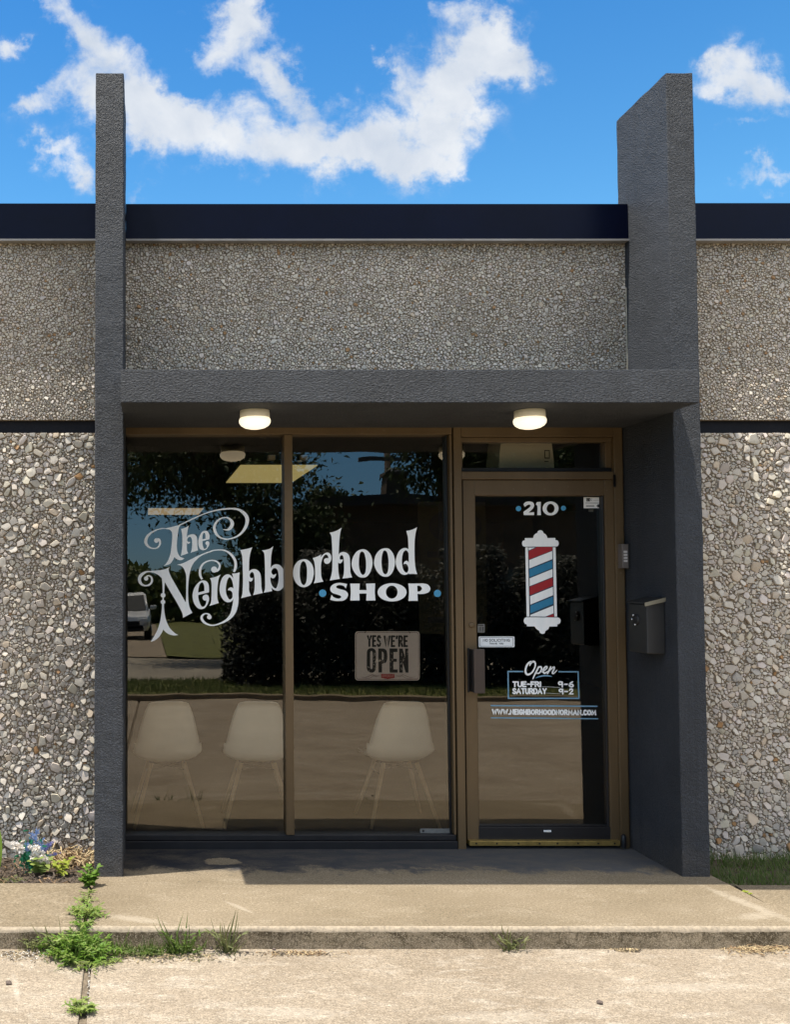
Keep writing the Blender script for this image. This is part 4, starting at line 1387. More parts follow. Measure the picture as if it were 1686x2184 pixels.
S.fill([(1625, 35, 1), (1590, 160), (1570, 300), (1562, 450), (1562, 700), (1572, 900), (1590, 1040), (1628, 1160, 1), (1525, 1150), (1425, 1155, 1), (1422, 1138, 1), (1380, 1165), (1310, 1175), (1230, 1140), (1160, 1050), (1118, 930), (1115, 820), (1150, 690), (1210, 590), (1290, 540), (1360, 535), (1418, 558, 1), (1412, 400), (1400, 260), (1365, 125, 1), (1460, 108), (1550, 75)],
       [[(1350, 588), (1390, 610), (1415, 650), (1422, 700), (1425, 880, 1), (1395, 845), (1360, 840), (1320, 865), (1295, 925, 1), (1340, 910), (1380, 930), (1412, 990), (1415, 1060), (1390, 1110), (1360, 1122), (1310, 1080), (1275, 990), (1260, 870), (1268, 730), (1300, 625)]])
S.z = Z7
S.fill([(425, 90, 1), (408, 148, 1), (380, 115), (330, 103), (290, 115), (290, 138), (330, 155), (400, 175), (435, 215), (425, 265), (380, 300), (310, 308), (250, 303), (208, 292, 1), (225, 230, 1), (255, 260), (310, 278), (345, 265), (345, 245), (310, 228), (240, 205), (210, 170), (215, 125), (255, 90), (320, 74), (375, 80)])
S.fill([(465, 85, 1), (587, 85, 1), (582, 168, 1), (675, 168, 1), (668, 85, 1), (785, 82, 1), (780, 190), (788, 300, 1), (670, 302, 1), (675, 211, 1), (581, 212, 1), (585, 300, 1), (465, 302, 1), (472, 190)])
S.ellipse(1002, 196, 186, 117, (998, 194, 75, 83))
S.fill([(1210, 85, 1), (1400, 82, 1), (1460, 97), (1494, 147), (1470, 195), (1400, 217), (1328, 215, 1), (1332, 305, 1), (1212, 307, 1), (1220, 190)], [[(1325, 112, 1), (1360, 114), (1385, 147), (1365, 180), (1327, 187, 1)]])
S.disk(111, 208, 47, 1); S.disk(1585, 210, 46, 1)
S.build('lettering', [M['paint'], M['bluep']], window)

# door: number, barber pole, hours, address line
S = Sign(Z8, pane_y)
S.fill([(378, 295, 1), (378, 348, 1), (197, 348, 1), (192, 290, 1), (250, 250), (305, 205), (315, 175), (290, 163), (255, 175), (215, 207, 1), (190, 155, 1), (230, 120), (290, 108), (350, 122), (378, 165), (368, 215), (330, 260), (280, 303, 1), (340, 300)])
S.fill([(430, 118, 1), (497, 116, 1), (492, 230), (497, 348, 1), (432, 348, 1), (437, 250), (436, 185, 1), (405, 160, 1)])
S.ellipse(667, 231, 140, 123, (668, 233, 69, 81))
S.disk(104, 235, 47, 1); S.disk(891, 226, 44, 1)
S.build('door_number', [M['paint'], M['bluep']], door)

S = Sign(Z9, pane_y)
S.fill([(240, 240, 1), (400, 240, 1), (415, 190), (450, 155), (485, 140, 1), (495, 105), (545, 88), (590, 108), (602, 145, 1), (640, 165), (665, 200), (680, 240, 1), (835, 238, 1), (835, 280, 1), (880, 290), (900, 345), (880, 395), (845, 405, 1), (235, 408, 1), (200, 395), (185, 345), (200, 295), (240, 285, 1)])
S.fill([(270, 1782, 1), (880, 1785, 1), (920, 1805), (935, 1855), (915, 1905), (870, 1920, 1), (872, 1960, 1), (715, 1962, 1), (700, 2005), (670, 2030), (638, 2050, 1), (625, 2090), (580, 2105), (535, 2085), (520, 2045, 1), (480, 2020), (450, 1990), (432, 1960, 1), (280, 1958, 1), (278, 1925, 1), (240, 1905), (218, 1855), (235, 1800)])
S.poly([(248, 420), (300, 420), (328, 1768), (275, 1768)]); S.poly([(785, 420), (838, 420), (866, 1770), (814, 1770)])
S.poly([(309, 410), (783, 410), (808, 1776), (334, 1776)], 3)
S.poly([(312, 425), (440, 425), (318, 478)])
S.poly([(315, 492), (452, 432), (460, 412), (774, 412), (776, 480), (318, 658)], 1)
S.poly([(322, 670), (772, 492), (775, 650), (325, 832)])
S.poly([(329, 850), (771, 680), (774, 822), (331, 1003)], 2)
S.poly([(332, 1024), (778, 842), (780, 996), (333, 1176)])
S.poly([(333, 1190), (782, 1012), (786, 1168), (334, 1354)], 1)
S.poly([(340, 1372), (786, 1190), (788, 1352), (345, 1535)])
S.poly([(346, 1557), (786, 1382), (789, 1520), (347, 1703)], 2)
S.poly([(345, 1737), (794, 1554), (798, 1704), (640, 1768), (345, 1766)])
S.poly([(662, 1770), (798, 1718), (802, 1772)], 1)
S.build('barber_pole_emblem', [M['paint'], M['redp'], M['tealp'], M['navyp']], door)

S = Sign(Z10, pane_y)
for seg_ in ([(410, 290, 26), (103, 290, 26), (110, 832, 26), (1538, 832, 28), (1522, 296, 26), (1120, 294, 26)],):
    S.stroke(seg_, 1, smooth=False, flat=True)
S.stroke([(660, 424, 10), (740, 391, 26), (840, 376, 29), (930, 379, 26), (985, 393, 10)], 1)
S.stroke([(543, 172, 18), (560, 130, 34), (598, 92, 40), (640, 98, 38), (656, 145, 32), (642, 215, 30), (595, 300, 32), (535, 345, 38), (485, 345, 42), (457, 300, 40), (460, 235, 36), (488, 160, 38), (535, 108, 40), (600, 85, 34)])
S.stroke([(725, 195, 30), (690, 260, 32), (650, 340, 32), (607, 435, 24)])
S.stroke([(690, 262, 18), (722, 212, 26), (765, 196, 34), (782, 230, 33), (762, 290, 30), (720, 325, 28), (683, 322, 22)])
S.stroke([(790, 300, 20), (855, 255, 24), (893, 210, 28), (872, 190, 32), (828, 230, 34), (815, 288, 36), (845, 325, 34), (900, 292, 22)])
S.stroke([(966, 196, 28), (935, 265, 32), (902, 330, 30)])
S.stroke([(915, 305, 18), (975, 240, 24), (1030, 200, 30), (1036, 232, 30), (1004, 300, 30), (1010, 332, 30), (1050, 310, 22), (1092, 262, 12)])
S.text('TUE-FRI', 188, 775, 486, 608, 31, gap=.26)
S.text('SATURDAY', 186, 886, 622, 750, 31, gap=.26)
S.text('9-6', 1108, 1432, 482, 614, 30, gap=.34)
S.text('9-2', 1122, 1428, 630, 756, 30, gap=.34)
S.stroke([(782, 597, 9), (900, 600, 9), (1000, 603, 9), (1146, 610, 9)], 2); S.stroke([(870, 724, 8), (1000, 732, 8), (1152, 740, 8)], 2)
S.z = Z11
S.stroke([(60, 98, 20), (700, 101, 22), (1605, 108, 20)], 1); S.stroke([(60, 276, 15), (700, 280, 18), (1615, 290, 16)], 1)
S.text('WWW.NEIGHBORHOODNORMAN.COM', 68, 1592, 144, 230, 22, slope=12, gap=.36)
S.build('opening_hours', [M['paint'], M['bluel'], M['faintp']], door)

# ---------------------------------------------------------------- small signs and stickers


def rrect(x0, y0, x1, y1, r, n=5):
    out = []
    for cx, cy, a0 in ((x1 - r, y0 + r, -90), (x1 - r, y1 - r, 0), (x0 + r, y1 - r, 90), (x0 + r, y0 + r, 180)):
        for k in range(n + 1):
            a = R(a0 + 90 * k / n)
            out.append((cx + r * math.cos(a), cy + r * math.sin(a), 1))
    return out


def plate(zoom, outline, y0, thick, mat, name, parent, ytilt=None):
    pts = [zoom.p2(p) for p in outline]
    n = len(pts)
    yf = (lambda z: y0) if ytilt is None else ytilt
    vs = [(p.x, yf(p.y) - thick, p.y) for p in pts] + [(p.x, yf(p.y), p.y) for p in pts]
    fs = [tuple(range(n)), tuple(range(2 * n - 1, n - 1, -1))] + [(i, i + n, (i + 1) % n + n, (i + 1) % n) for i in range(n)]
    return MB().add(vs, fs).build(name, mat, parent)


def closed_line(S, out, w, mi):
    q = [(p[0], p[1], w) for p in out]
    q.append(q[0]); q.append(q[1])
    S.stroke(q, mi, smooth=False, flat=True)


# hanging sign behind the second pane
ZS = Zoom(1090, 1880, 7.025, plane=GLASS_Y + .03)
YS = GLASS_Y + .03
c = ZS.p2((835, 1160))
sign = empty('hanging_sign', (c.x, YS, c.y), 'tin board reading YES WE\'RE OPEN hung on a cord inside the glass', 'sign')
plate(ZS, rrect(125, 628, 1545, 1705, 70), YS, .002, M['board'], 'board', sign)
S = Sign(ZS, lambda z: YS - .002, .0004, .00004)
closed_line(S, rrect(152, 652, 1522, 1682, 62), 9, 2)
S.text("YES", 385, 700, 712, 970, 44, 0, gap=.46); S.text("WE'RE", 752, 1288, 716, 972, 44, 0, gap=.44)
# big OPEN as heavy blocks
S.fill([(480, 996), (540, 1010), (578, 1060), (584, 1150), (582, 1400), (570, 1480), (530, 1525), (480, 1532), (425, 1515), (390, 1460), (382, 1380), (384, 1150), (390, 1060), (425, 1010)],
       [[(482, 1055), (508, 1085), (512, 1150), (512, 1390), (505, 1440), (482, 1458), (462, 1430), (458, 1380), (458, 1150), (462, 1085)]], 0)
S.fill([(634, 1003, 1), (745, 1003, 1), (810, 1040), (832, 1130), (830, 1230), (800, 1310), (716, 1338, 1), (716, 1530, 1), (640, 1530, 1)], [[(712, 1068, 1), (745, 1090), (758, 1150), (750, 1230), (714, 1272, 1)]], 0)
S.fill([(880, 1003, 1), (1055, 1003, 1), (1055, 1080, 1), (968, 1080, 1), (968, 1228, 1), (1040, 1228, 1), (1040, 1295, 1), (968, 1295, 1), (965, 1465, 1), (1058, 1462, 1), (1058, 1532, 1), (885, 1532, 1)], (), 0)
S.fill([(1092, 1005, 1), (1168, 1005, 1), (1222, 1200, 1), (1222, 1005, 1), (1292, 1005, 1), (1297, 1532, 1), (1236, 1532, 1), (1170, 1310, 1), (1172, 1532, 1), (1096, 1532, 1)], (), 0)
rs = random.Random(4)
for (bx0, bx1, by0, by1, n) in ((400, 440, 1380, 1500, 4), (525, 570, 1060, 1440, 10), (720, 800, 1260, 1300, 3), (895, 945, 1060, 1450, 8), (1110, 1150, 1050, 1450, 9), (1180, 1215, 1150, 1260, 3), (1255, 1285, 1030, 1150, 3), (640, 690, 790, 900, 3), (1120, 1160, 760, 860, 2)):
    for _ in range(n):
        x_, y_ = rs.uniform(bx0, bx1), rs.uniform(by0, by1)
        L_ = rs.uniform(12, 60)
        S.stroke([(x_, y_, 2), (x_ + rs.uniform(-4, 4), y_ + L_ / 2, rs.uniform(5, 12)), (x_ + rs.uniform(-6, 6), y_ + L_, 2)], 3, seg=3)
for sg in (-1, 1):
    f = lambda x_: 840 + sg * x_
    S.stroke([(f(600), 1625, 3), (f(480), 1632, 7), (f(370), 1590, 7), (f(300), 1560, 3)], 2)
    S.stroke([(f(330), 1585, 4), (f(260), 1618, 7), (f(180), 1590, 3)], 2); S.stroke([(f(180), 1612, 3), (f(290), 1590, 6), (f(420), 1660, 6), (f(640), 1660, 3)], 2)
S.poly([(693, 1560), (987, 1560), (987, 1645), (840, 1672), (695, 1645)], 1)
S.text('UPPERCUT', 708, 974, 1572, 1634, 11, 4, gap=.25)
S.build('print', [M['black'], M['rustred'], M['maroon'], M['board'], M['badgew']], sign)
m = MB()
apex = ZS.p2((840, -70))
for hx in ((345, 652), (1325, 658)):
    q = ZS.p2(hx)
    m.tube([(q.x, YS - .004, q.y), (apex.x, YS - .008, apex.y)], .0012, 6)
    m.lathe([(.0026, .002), (.0034, -.004), (.001, -.005)], (q.x, YS - .002, q.y), 10, 0, 'Y')
m.lathe([(.016, -.001), (.013, .006), (.004, .010), (.004, .018)], (apex.x, pane_y(apex.y) + .002, apex.y + .004), 18, 0, 'Y')
m.build('cord', M['rod'], sign)

# NO SOLICITING plate
ZN = Zoom(1440, 1930, 8.4)
c = ZN.p2((920, 605))
pl = empty('notice_plate', (c.x, pane_y(c.y), c.y), 'small white plate reading NO SOLICITING THANK YOU above the door pull', 'sign')
plate(ZN, rrect(450, 465, 1390, 745, 28), 0, .0025, M['whiteplate'], 'plate', pl, lambda z: pane_y(z) - .001)
S = Sign(ZN, lambda z: pane_y(z) - .0036, .0002, .00003)
closed_line(S, rrect(482, 490, 1354, 720, 22), 11, 0)
S.text('NO', 566, 692, 526, 604, 15, 0, gap=.25); S.text('SOLICITING', 722, 1272, 526, 604, 15, 0, gap=.3)
S.text('THANK', 724, 940, 626, 674, 11, 0, gap=.3); S.text('YOU', 978, 1098, 626, 674, 11, 0, gap=.3)
S.build('print', [M['greyp']], pl)
# sticker with pad beneath it by the lock
st = empty('lock_sticker', (c.x - .1, pane_y(c.y), c.y + .05), 'grey printed sticker on the door glass beside the lock', 'sticker')
plate(ZN, rrect(428, 140, 612, 362, 12), 0, .0006, M['greysticker'], 'label_sheet', st, lambda z: pane_y(z) - .0008)
S = Sign(ZN, lambda z: pane_y(z) - .0015, .0001, .00003)
S.stroke([(440, 176, 18), (575, 178, 18)], 0)
for yy in (225, 255, 285, 320):
    S.stroke([(470, yy, 14), (520, yy, 14)], 0); S.stroke([(552, yy, 20), (580, yy, 20)], 0)
S.build('print', [M['black']], st)
# permit sticker in the door's top corner
c = Z8.p2((1410, 130))
bid = empty('permit_sticker', (c.x, pane_y(c.y), c.y), 'white sticker headed BID in the top corner of the door glass', 'sticker')
plate(Z8, [(1246, 34, 1), (1570, 34, 1), (1572, 226, 1), (1248, 228, 1)], 0, .0006, M['paper'], 'label_sheet', bid, lambda z: pane_y(z) - .0008)
S = Sign(Z8, lambda z: pane_y(z) - .0015, .0001, .00003)
S.text('BID', 1296, 1370, 50, 108, 13, 0, gap=.2); S.disk(1387, 66, 6); S.disk(1387, 96, 6)
S.stroke([(1415, 92, 8), (1545, 92, 8)], 1); S.stroke([(1284, 136, 8), (1530, 137, 8)], 0)
for yy in (181, 190, 200):
    S.stroke([(1290, yy, 5), (1430, yy, 5)], 0)
S.poly([(1490, 160), (1525, 160), (1525, 175), (1540, 175), (1540, 200), (1525, 200), (1525, 215), (1490, 215), (1490, 200), (1475, 200), (1475, 175), (1490, 175)], 0)
S.build('print', [M['black'], M['faintp']], bid)
plate(Z8, [(1345, 243, 1), (1428, 243, 1), (1428, 290, 1), (1345, 290, 1)], 0, .006, M['greysticker'], 'alarm_contact', bid, lambda z: pane_y(z) + .009)
# installer's label at the foot of the second pane
ZB = Zoom(1300, 2540, 8.43)
c = ZB.p2((540, 440))
gs = empty('glass_label', (c.x, pane_y(c.y), c.y), 'long narrow grey label along the bottom corner of the middle window pane', 'sticker')
plate(ZB, rrect(95, 375, 990, 505, 14), 0, .0006, M['greysticker'], 'label_sheet', gs, lambda z: pane_y(z) - .0008)
S = Sign(ZB, lambda z: pane_y(z) - .0015, .0001, .00003)
S.stroke([(150, 440, 62), (205, 440, 62)], 0, flat=True); S.stroke([(235, 440, 14), (600, 440, 14)], 1)
S.build('print', [M['black'], M['greyp']], gs)
# ---------------------------------------------------------------- lamps, mailbox, keypad


def porch_lamp(u, label):
    Y = 5.03
    c = at(u, 878, Y)
    o = empty('ceiling_lamp', (c.x, Y, Z_SOF), label, 'lamp', 'porch lamps under the canopy')
    MB().lathe([(.074, .003), (.077, 0), (.078, -.036), (.074, -.038)], (c.x, Y, Z_SOF), 40).build('lamp_base', M['lampmetal'], o)
    MB().lathe([(.074, -.0385), (.080, -.042), (.0825, -.052), (.081, -.064), (.072, -.077), (.054, -.088), (.030, -.094), (.008, -.0955)], (c.x, Y, Z_SOF), 40).build('diffuser', M['opal'], o)
    return o


porch_lamp(543.5, 'round cream flush lamp on the soffit above the big window')
porch_lamp(1130.5, 'round cream flush lamp on the soffit above the door transom')

# mailbox on the inner face of the fin
bx0, bx1, by0, by1 = 2.680, FIN_R[0] - .003, 5.195, 5.39
bz0, bz1, bz2 = 1.137, 1.405, 1.425
mail = empty('mailbox', (FIN_R[0], 5.3, bz0), 'grey metal mailbox with a sloping lid on the fin beside the door', 'mailbox')
MB().hexa([(bx0, by0, bz0 + .004), (bx1, by0, bz0), (bx1, by1, bz0), (bx0, by1, bz0 + .004), (bx0, by0, bz1), (bx1, by0, bz2), (bx1, by1, bz2), (bx0, by1, bz1)]).build('box', M['mailbox'], mail, .006)
m = MB()
m.hexa([(bx0 - .012, by0 - .008, bz1 + .002), (bx1, by0 - .008, bz2 + .006), (bx1, by1 + .008, bz2 + .006), (bx0 - .012, by1 + .008, bz1 + .002),
        (bx0 - .012, by0 - .008, bz1 + .008), (bx1, by0 - .008, bz2 + .016), (bx1, by1 + .008, bz2 + .016), (bx0 - .012, by1 + .008, bz1 + .008)], 0)
m.hexa([(bx0 - .013, by0 - .0105, bz1 - .012), (bx1, by0 - .0105, bz2 - .006), (bx1, by0 - .0085, bz2 - .006), (bx0 - .013, by0 - .0085, bz1 - .012),
        (bx0 - .013, by0 - .0105, bz1 + .008), (bx1, by0 - .0105, bz2 + .016), (bx1, by0 - .0085, bz2 + .016), (bx0 - .013, by0 - .0085, bz1 + .008)], 1)
m.build('lid', [M['mailbox'], M['mailedge']], mail)
kc = (bx0, 5.30, 1.318)
m = MB().lathe([(.031, -.001), (.031, -.008), (.026, -.013), (.006, -.014)], kc, 26, 0, 'X')
m.build('lock', M['black'], mail)
for dy, dz in ((.012, .024), (-.006, -.026), (.026, .002)):
    MB().lathe([(.0048, -.011), (.0042, -.015), (.001, -.016)], (kc[0], kc[1] + dy, kc[2] + dz), 12, 0, 'X').build('lock_dot', M['chrome'], mail)

ky = 5.55
kx0, kx1 = at(1328.5, 1190, ky).x, at(1342, 1190, ky).x
kz0, kz1 = at(1335, 1212, ky).z, at(1335, 1160, ky).z
kp = empty('keypad', ((kx0 + kx1) / 2, ky, kz0), 'slim grey keypad with four pale buttons on the door jamb', 'keypad')
MB().box(kx0, kx1, ky, Y_FR + .032, kz0, kz1).build('case', M['keypad'], kp, .003)
m = MB()
h_ = (kz1 - kz0)
for k in range(4):
    zc = kz0 + h_ * (.30 + k * .125)
    m.box(kx0 + .008, kx1 - .008, ky - .003, ky + .001, zc - h_ * .042, zc + h_ * .042)
m.build('button', M['keys'], kp)
MB().box(kx1 + .001, FIN_R[0] + .004, ky + .012, Y_FR + .032, kz0 - .004, kz1 + .002).build('bracket', M['mailbox'], kp, .002)

# ---------------------------------------------------------------- inside the shop


def chair(cx, cy, rot, label):
    o = empty('shell_chair', (0, 0, 0), label, 'chair', 'white shell chairs inside the window')
    # shell: rows from the top of the back down into the seat and forward
    prof = [(-.005, .785, .118, .0), (-.001, .782, .130, .012), (.004, .74, .148, .022), (.010, .68, .168, .034), (.018, .60, .188, .045), (.030, .52, .208, .052), (.050, .455, .219, .055), (.085, .412, .222, .058), (.14, .392, .220, .055), (.22, .392, .220, .045), (.31, .405, .218, .03), (.38, .418, .210, .012), (.41, .405, .200, .004)]
    vs, fs = [], []
    nx = 14
    for (y, z, hw, curl) in prof:
        for i in range(nx + 1):
            f = i / nx * 2 - 1
            a = abs(f)
            vs.append((f * hw * (1 - .05 * a ** 6), y + curl * a ** 3 * (1.0 if z > .43 else .1), z + (curl * a ** 3 if z < .47 else -.012 * a ** 5)))
    for j in range(len(prof) - 1):
        for i in range(nx):
            fs.append((j * (nx + 1) + i, j * (nx + 1) + i + 1, (j + 1) * (nx + 1) + i + 1, (j + 1) * (nx + 1) + i))
    sh = MB().add(vs, fs, 0, True).build('shell', M['shell'], o)
    sm = sh.modifiers.new('thick', 'SOLIDIFY'); sm.thickness = .008
    for sx in (-1, 1):
        for (y0, y1) in ((.10, -.01), (.29, .40)):
            MB().tube([(sx * .105, y0, .385), (sx * .215, y1, .0)], [.014, .0105], 10).build('leg', M['wood'], o)
    m = MB()
    for sx in (-1, 1):
        m.tube([(sx * .118, .09, .34), (-sx * .118, .30, .36)], .004, 6)
        m.tube([(sx * .125, .085, .31), (sx * .125, .31, .31)], .004, 6)
        m.tube([(sx * .11, .2, .39), (sx * .118, .09, .33)], .004, 6)
    m.build('brace', M['rod'], o)
    o.location = (cx, cy, -.004)
    o.rotation_euler[2] = rot
    o['base'] = 0
    return o


CY = 6.07
c0 = chair(X(360, CY, 1570), CY, .05, 'white shell chair behind the left end of the first pane')
for u, rt, lb in ((552, -.04, 'white shell chair half hidden by the window mullion'), (863, .02, 'white shell chair standing alone behind the second pane, under the hanging sign')):
    c = copy_tree(c0)
    c.location = (X(u, CY, 1570), CY, -.004)
    c.rotation_euler[2] = rt
    c['label'] = lb


def troffer(u0, u1, v0, v1, zc, mat, label):
    y0, y1 = (zc - EYE) / ray(500, v0)[1], (zc - EYE) / ray(500, v1)[1]
    x0, x1 = ray(u0, v0)[0] * y0, ray(u1, v0)[0] * y0
    o = empty('ceiling_light', ((x0 + x1) / 2, (y0 + y1) / 2, zc), label, 'ceiling light', 'fluorescent ceiling panels in the shop')
    MB().box(x0, x1, y0, y1, zc, zc + .008).build('diffuser', mat, o)
    MB().box(x0 - .02, x1 + .02, y0 - .02, y1 + .02, zc + .009, zc + .05).build('frame', M['roomceil'], o)


troffer(513, 677, 993.5, 1030, 2.50, M['troffer'], 'large yellowish ceiling panel seen across the window mullion')
troffer(316, 434, 1085, 1098, 2.50, M['trofferfar'], 'small far ceiling panel seen just above the lettering')
for u, lb in ((579, 'small pale lamp head left of the mullion, above the ceiling panel'), (648, 'small pale lamp head right of the mullion, above the ceiling panel')):
    p = at(u, 974, 8.0)
    o = empty('spot_lamp', p, lb, 'lamp', 'small lamp heads inside the shop')
    MB().box(p.x - .03, p.x + .03, p.y - .03, p.y + .05, p.z - .03, p.z + .03).build('head', M['palebox'], o, .006)
    MB().tube([(p.x, p.y, p.z + .03), (p.x, p.y, 2.56)], .006, 6).build('stem', M['palebox'], o)

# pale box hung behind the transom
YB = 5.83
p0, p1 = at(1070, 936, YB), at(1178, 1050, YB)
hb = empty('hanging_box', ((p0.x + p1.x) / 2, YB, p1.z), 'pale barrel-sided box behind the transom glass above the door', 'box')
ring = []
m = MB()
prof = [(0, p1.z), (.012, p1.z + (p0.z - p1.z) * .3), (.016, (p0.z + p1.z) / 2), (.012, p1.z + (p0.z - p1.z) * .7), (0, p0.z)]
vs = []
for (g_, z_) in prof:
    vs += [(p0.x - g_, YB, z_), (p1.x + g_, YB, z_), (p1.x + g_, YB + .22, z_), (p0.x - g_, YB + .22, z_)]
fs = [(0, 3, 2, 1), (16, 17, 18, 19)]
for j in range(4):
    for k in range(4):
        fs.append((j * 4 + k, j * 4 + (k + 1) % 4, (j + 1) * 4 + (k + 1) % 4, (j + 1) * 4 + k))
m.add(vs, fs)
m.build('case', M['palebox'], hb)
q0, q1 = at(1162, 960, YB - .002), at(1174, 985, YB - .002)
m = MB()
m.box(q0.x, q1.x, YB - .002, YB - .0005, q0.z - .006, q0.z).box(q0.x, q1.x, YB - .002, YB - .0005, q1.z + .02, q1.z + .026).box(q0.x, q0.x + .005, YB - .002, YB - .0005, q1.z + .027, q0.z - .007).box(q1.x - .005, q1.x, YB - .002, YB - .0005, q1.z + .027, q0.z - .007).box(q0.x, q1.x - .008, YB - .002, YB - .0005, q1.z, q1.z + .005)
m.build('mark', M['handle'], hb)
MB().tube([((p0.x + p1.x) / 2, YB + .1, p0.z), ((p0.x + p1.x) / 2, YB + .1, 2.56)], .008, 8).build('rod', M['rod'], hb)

# dark price board with a disc, seen at the edge of the second pane
YP = 7.2
ZP = Zoom(1300, 1540, 5.2, plane=YP)
pb = empty('price_board', at(968, 1340, YP), 'olive price board with black lettering and a black disc behind the window edge', 'board')
a, b = at(893, 1070, YP), at(1040, 1352, YP)
MB().box(a.x, b.x, YP, YP + .02, b.z, a.z).build('board', M['olive'], pb)
S = Sign(ZP, lambda z: YP, .002, .0002)
S.poly([(175, 940), (1040, 940), (1040, 1035), (175, 1035)]); S.poly([(185, 2000), (1040, 2000), (1040, 2095), (185, 2095)])
for k, tx in enumerate(("MEN'T CUT", "VARSITY CUT", "BEARD TRIM", "STRAIGHT", "KIDS CUT", "CLIPPER", "ALL OVER")):
    yy = (1080, 1215, 1345, 1470, 1680, 1825, 1890)[k]
    S.text(tx, 250, 250 + 62 * len(tx), yy, yy + 58, 13, 0, gap=.25)
S.ellipse(607, 532, 430, 278, (607, 532, 60, 50))
S.build('print', M['black'], pb)

# ---------------------------------------------------------------- weeds, flowers, stones


def plant(name, loc, label, cat, fn, mats, group=None, seed=0, kind=None):
    r = random.Random(seed)
    m = MB()
    fn(m, Vector((0, 0, 0)), r)
    o = m.build(name, mats)
    o.location = loc
    return tag(o, label, cat, group, kind)


def f_grass(n, spread, hmin, hmax, w=.006, lean=.5, sx=1.0):
    def f(m, b, r):
        for _ in range(n):
            a = r.uniform(0, 6.28)
            rad = spread * r.random() ** .6
            p = b + Vector((math.cos(a) * rad * sx, math.sin(a) * rad * .45, -.004))
            d = Vector((math.cos(a) * r.uniform(0, lean) + r.uniform(-.25, .25), math.sin(a) * r.uniform(0, lean) * .6 - .1, 1))
            m.leaf(p, d, (math.cos(a), math.sin(a), .25), r.uniform(hmin, hmax), w * r.uniform(.6, 1.2), 0, r.uniform(.15, .6), 5, 'blade')
    return f


def f_feather(nst, spread, L, leafl, nleaf, flat=.5):
    """low weeds with feathery side leaves on trailing stems"""
    def f(m, b, r):
        for _ in range(nst):
            a = r.uniform(0, 6.28)
            p = b + Vector((r.uniform(-spread, spread) * .4, r.uniform(-spread, spread) * .4, 0))
            d = Vector((math.cos(a), math.sin(a) * .7, r.uniform(flat * .4, flat * 1.6))).normalized()
            ln = L * r.uniform(.5, 1.1)
            pts = []
            for k in range(6):
                t_ = k / 5
                pts.append(p + d * ln * t_ - Vector((0, 0, .35 * ln * t_ * t_ * (1 - flat))) + Vector((r.uniform(-1, 1), r.uniform(-1, 1), 0)) * .004)
            for q in pts:
                q.z = max(q.z, b.z + .004)
            m.tube(pts, [.0016, .0015, .0013, .0011, .0009, .0006], 4, 0, False)
            for k in range(nleaf):
                t_ = r.uniform(.15, 1)
                q = pts[0].lerp(pts[-1], t_)
                i0 = min(4, int(t_ * 5))
                q = pts[i0].lerp(pts[i0 + 1], t_ * 5 - i0)
                aa = a + r.choice((-1, 1)) * r.uniform(.4, 1.3)
                dd = Vector((math.cos(aa), math.sin(aa), r.uniform(.0, .8)))
                m.leaf(q, dd, (r.uniform(-.4, .4), r.uniform(-.6, .1), 1), leafl * r.uniform(.5, 1.2), leafl * r.uniform(.15, .26), r.choice((0, 0, 1)) if len(mats_hint) > 1 else 0, r.uniform(0, .5), 3)
    return f


mats_hint = [1, 2]


def f_broad(nst, h, L, w, pairs, spread=.5, mi=0):
    """upright little plant with paired oval leaves"""
    def f(m, b, r):
        for _ in range(nst):
            a = r.uniform(0, 6.28)
            top = b + Vector((math.cos(a) * h * spread, math.sin(a) * h * spread * .6, h * r.uniform(.7, 1.1)))
            mid = b.lerp(top, .5) + Vector((0, 0, h * .06))
            pts = [b, mid, top]
            m.tube(pts, [.0022, .0018, .001], 5, 0, False)
            for k in range(pairs):
                t_ = .3 + .7 * k / max(1, pairs - 1)
                q = (b.lerp(mid, t_ * 2) if t_ < .5 else mid.lerp(top, t_ * 2 - 1))
                for s_ in (0, math.pi):
                    aa = a + s_ + math.pi / 2 + r.uniform(-.5, .5)
                    m.leaf(q, (math.cos(aa), math.sin(aa) - .2, r.uniform(.1, .6)), (0, -.35, 1), L * r.uniform(.7, 1.15) * (1.1 - .3 * t_), w * r.uniform(.8, 1.1), mi, r.uniform(.05, .4), 4)
            m.leaf(top, (math.cos(a), math.sin(a), .6), (0, -.3, 1), L * .8, w * .8, mi, .2, 4)
    return f


def both(*fs):
    def f(m, b, r):
        for g, off in fs:
            g(m, b + Vector(off), r)
    return f


WG = 'weeds growing out of the concrete joints'
LF = [M['leaf'], M['leafpale']]
# leafy plant at the foot of the left fin
g = ground(189, 1890, 0)
plant('weed', g + Vector((0, 0, .0)), 'bushy green weed with oval leaves at the foot of the left fin', 'weed',
      both((f_broad(9, .06, .036, .020, 4, .55), (0, 0, 0)), (f_broad(3, .12, .036, .016, 6, .25), (.018, .01, 0)), (f_broad(10, .035, .03, .02, 2, .9), (0, -.01, 0))), LF, WG, 1)
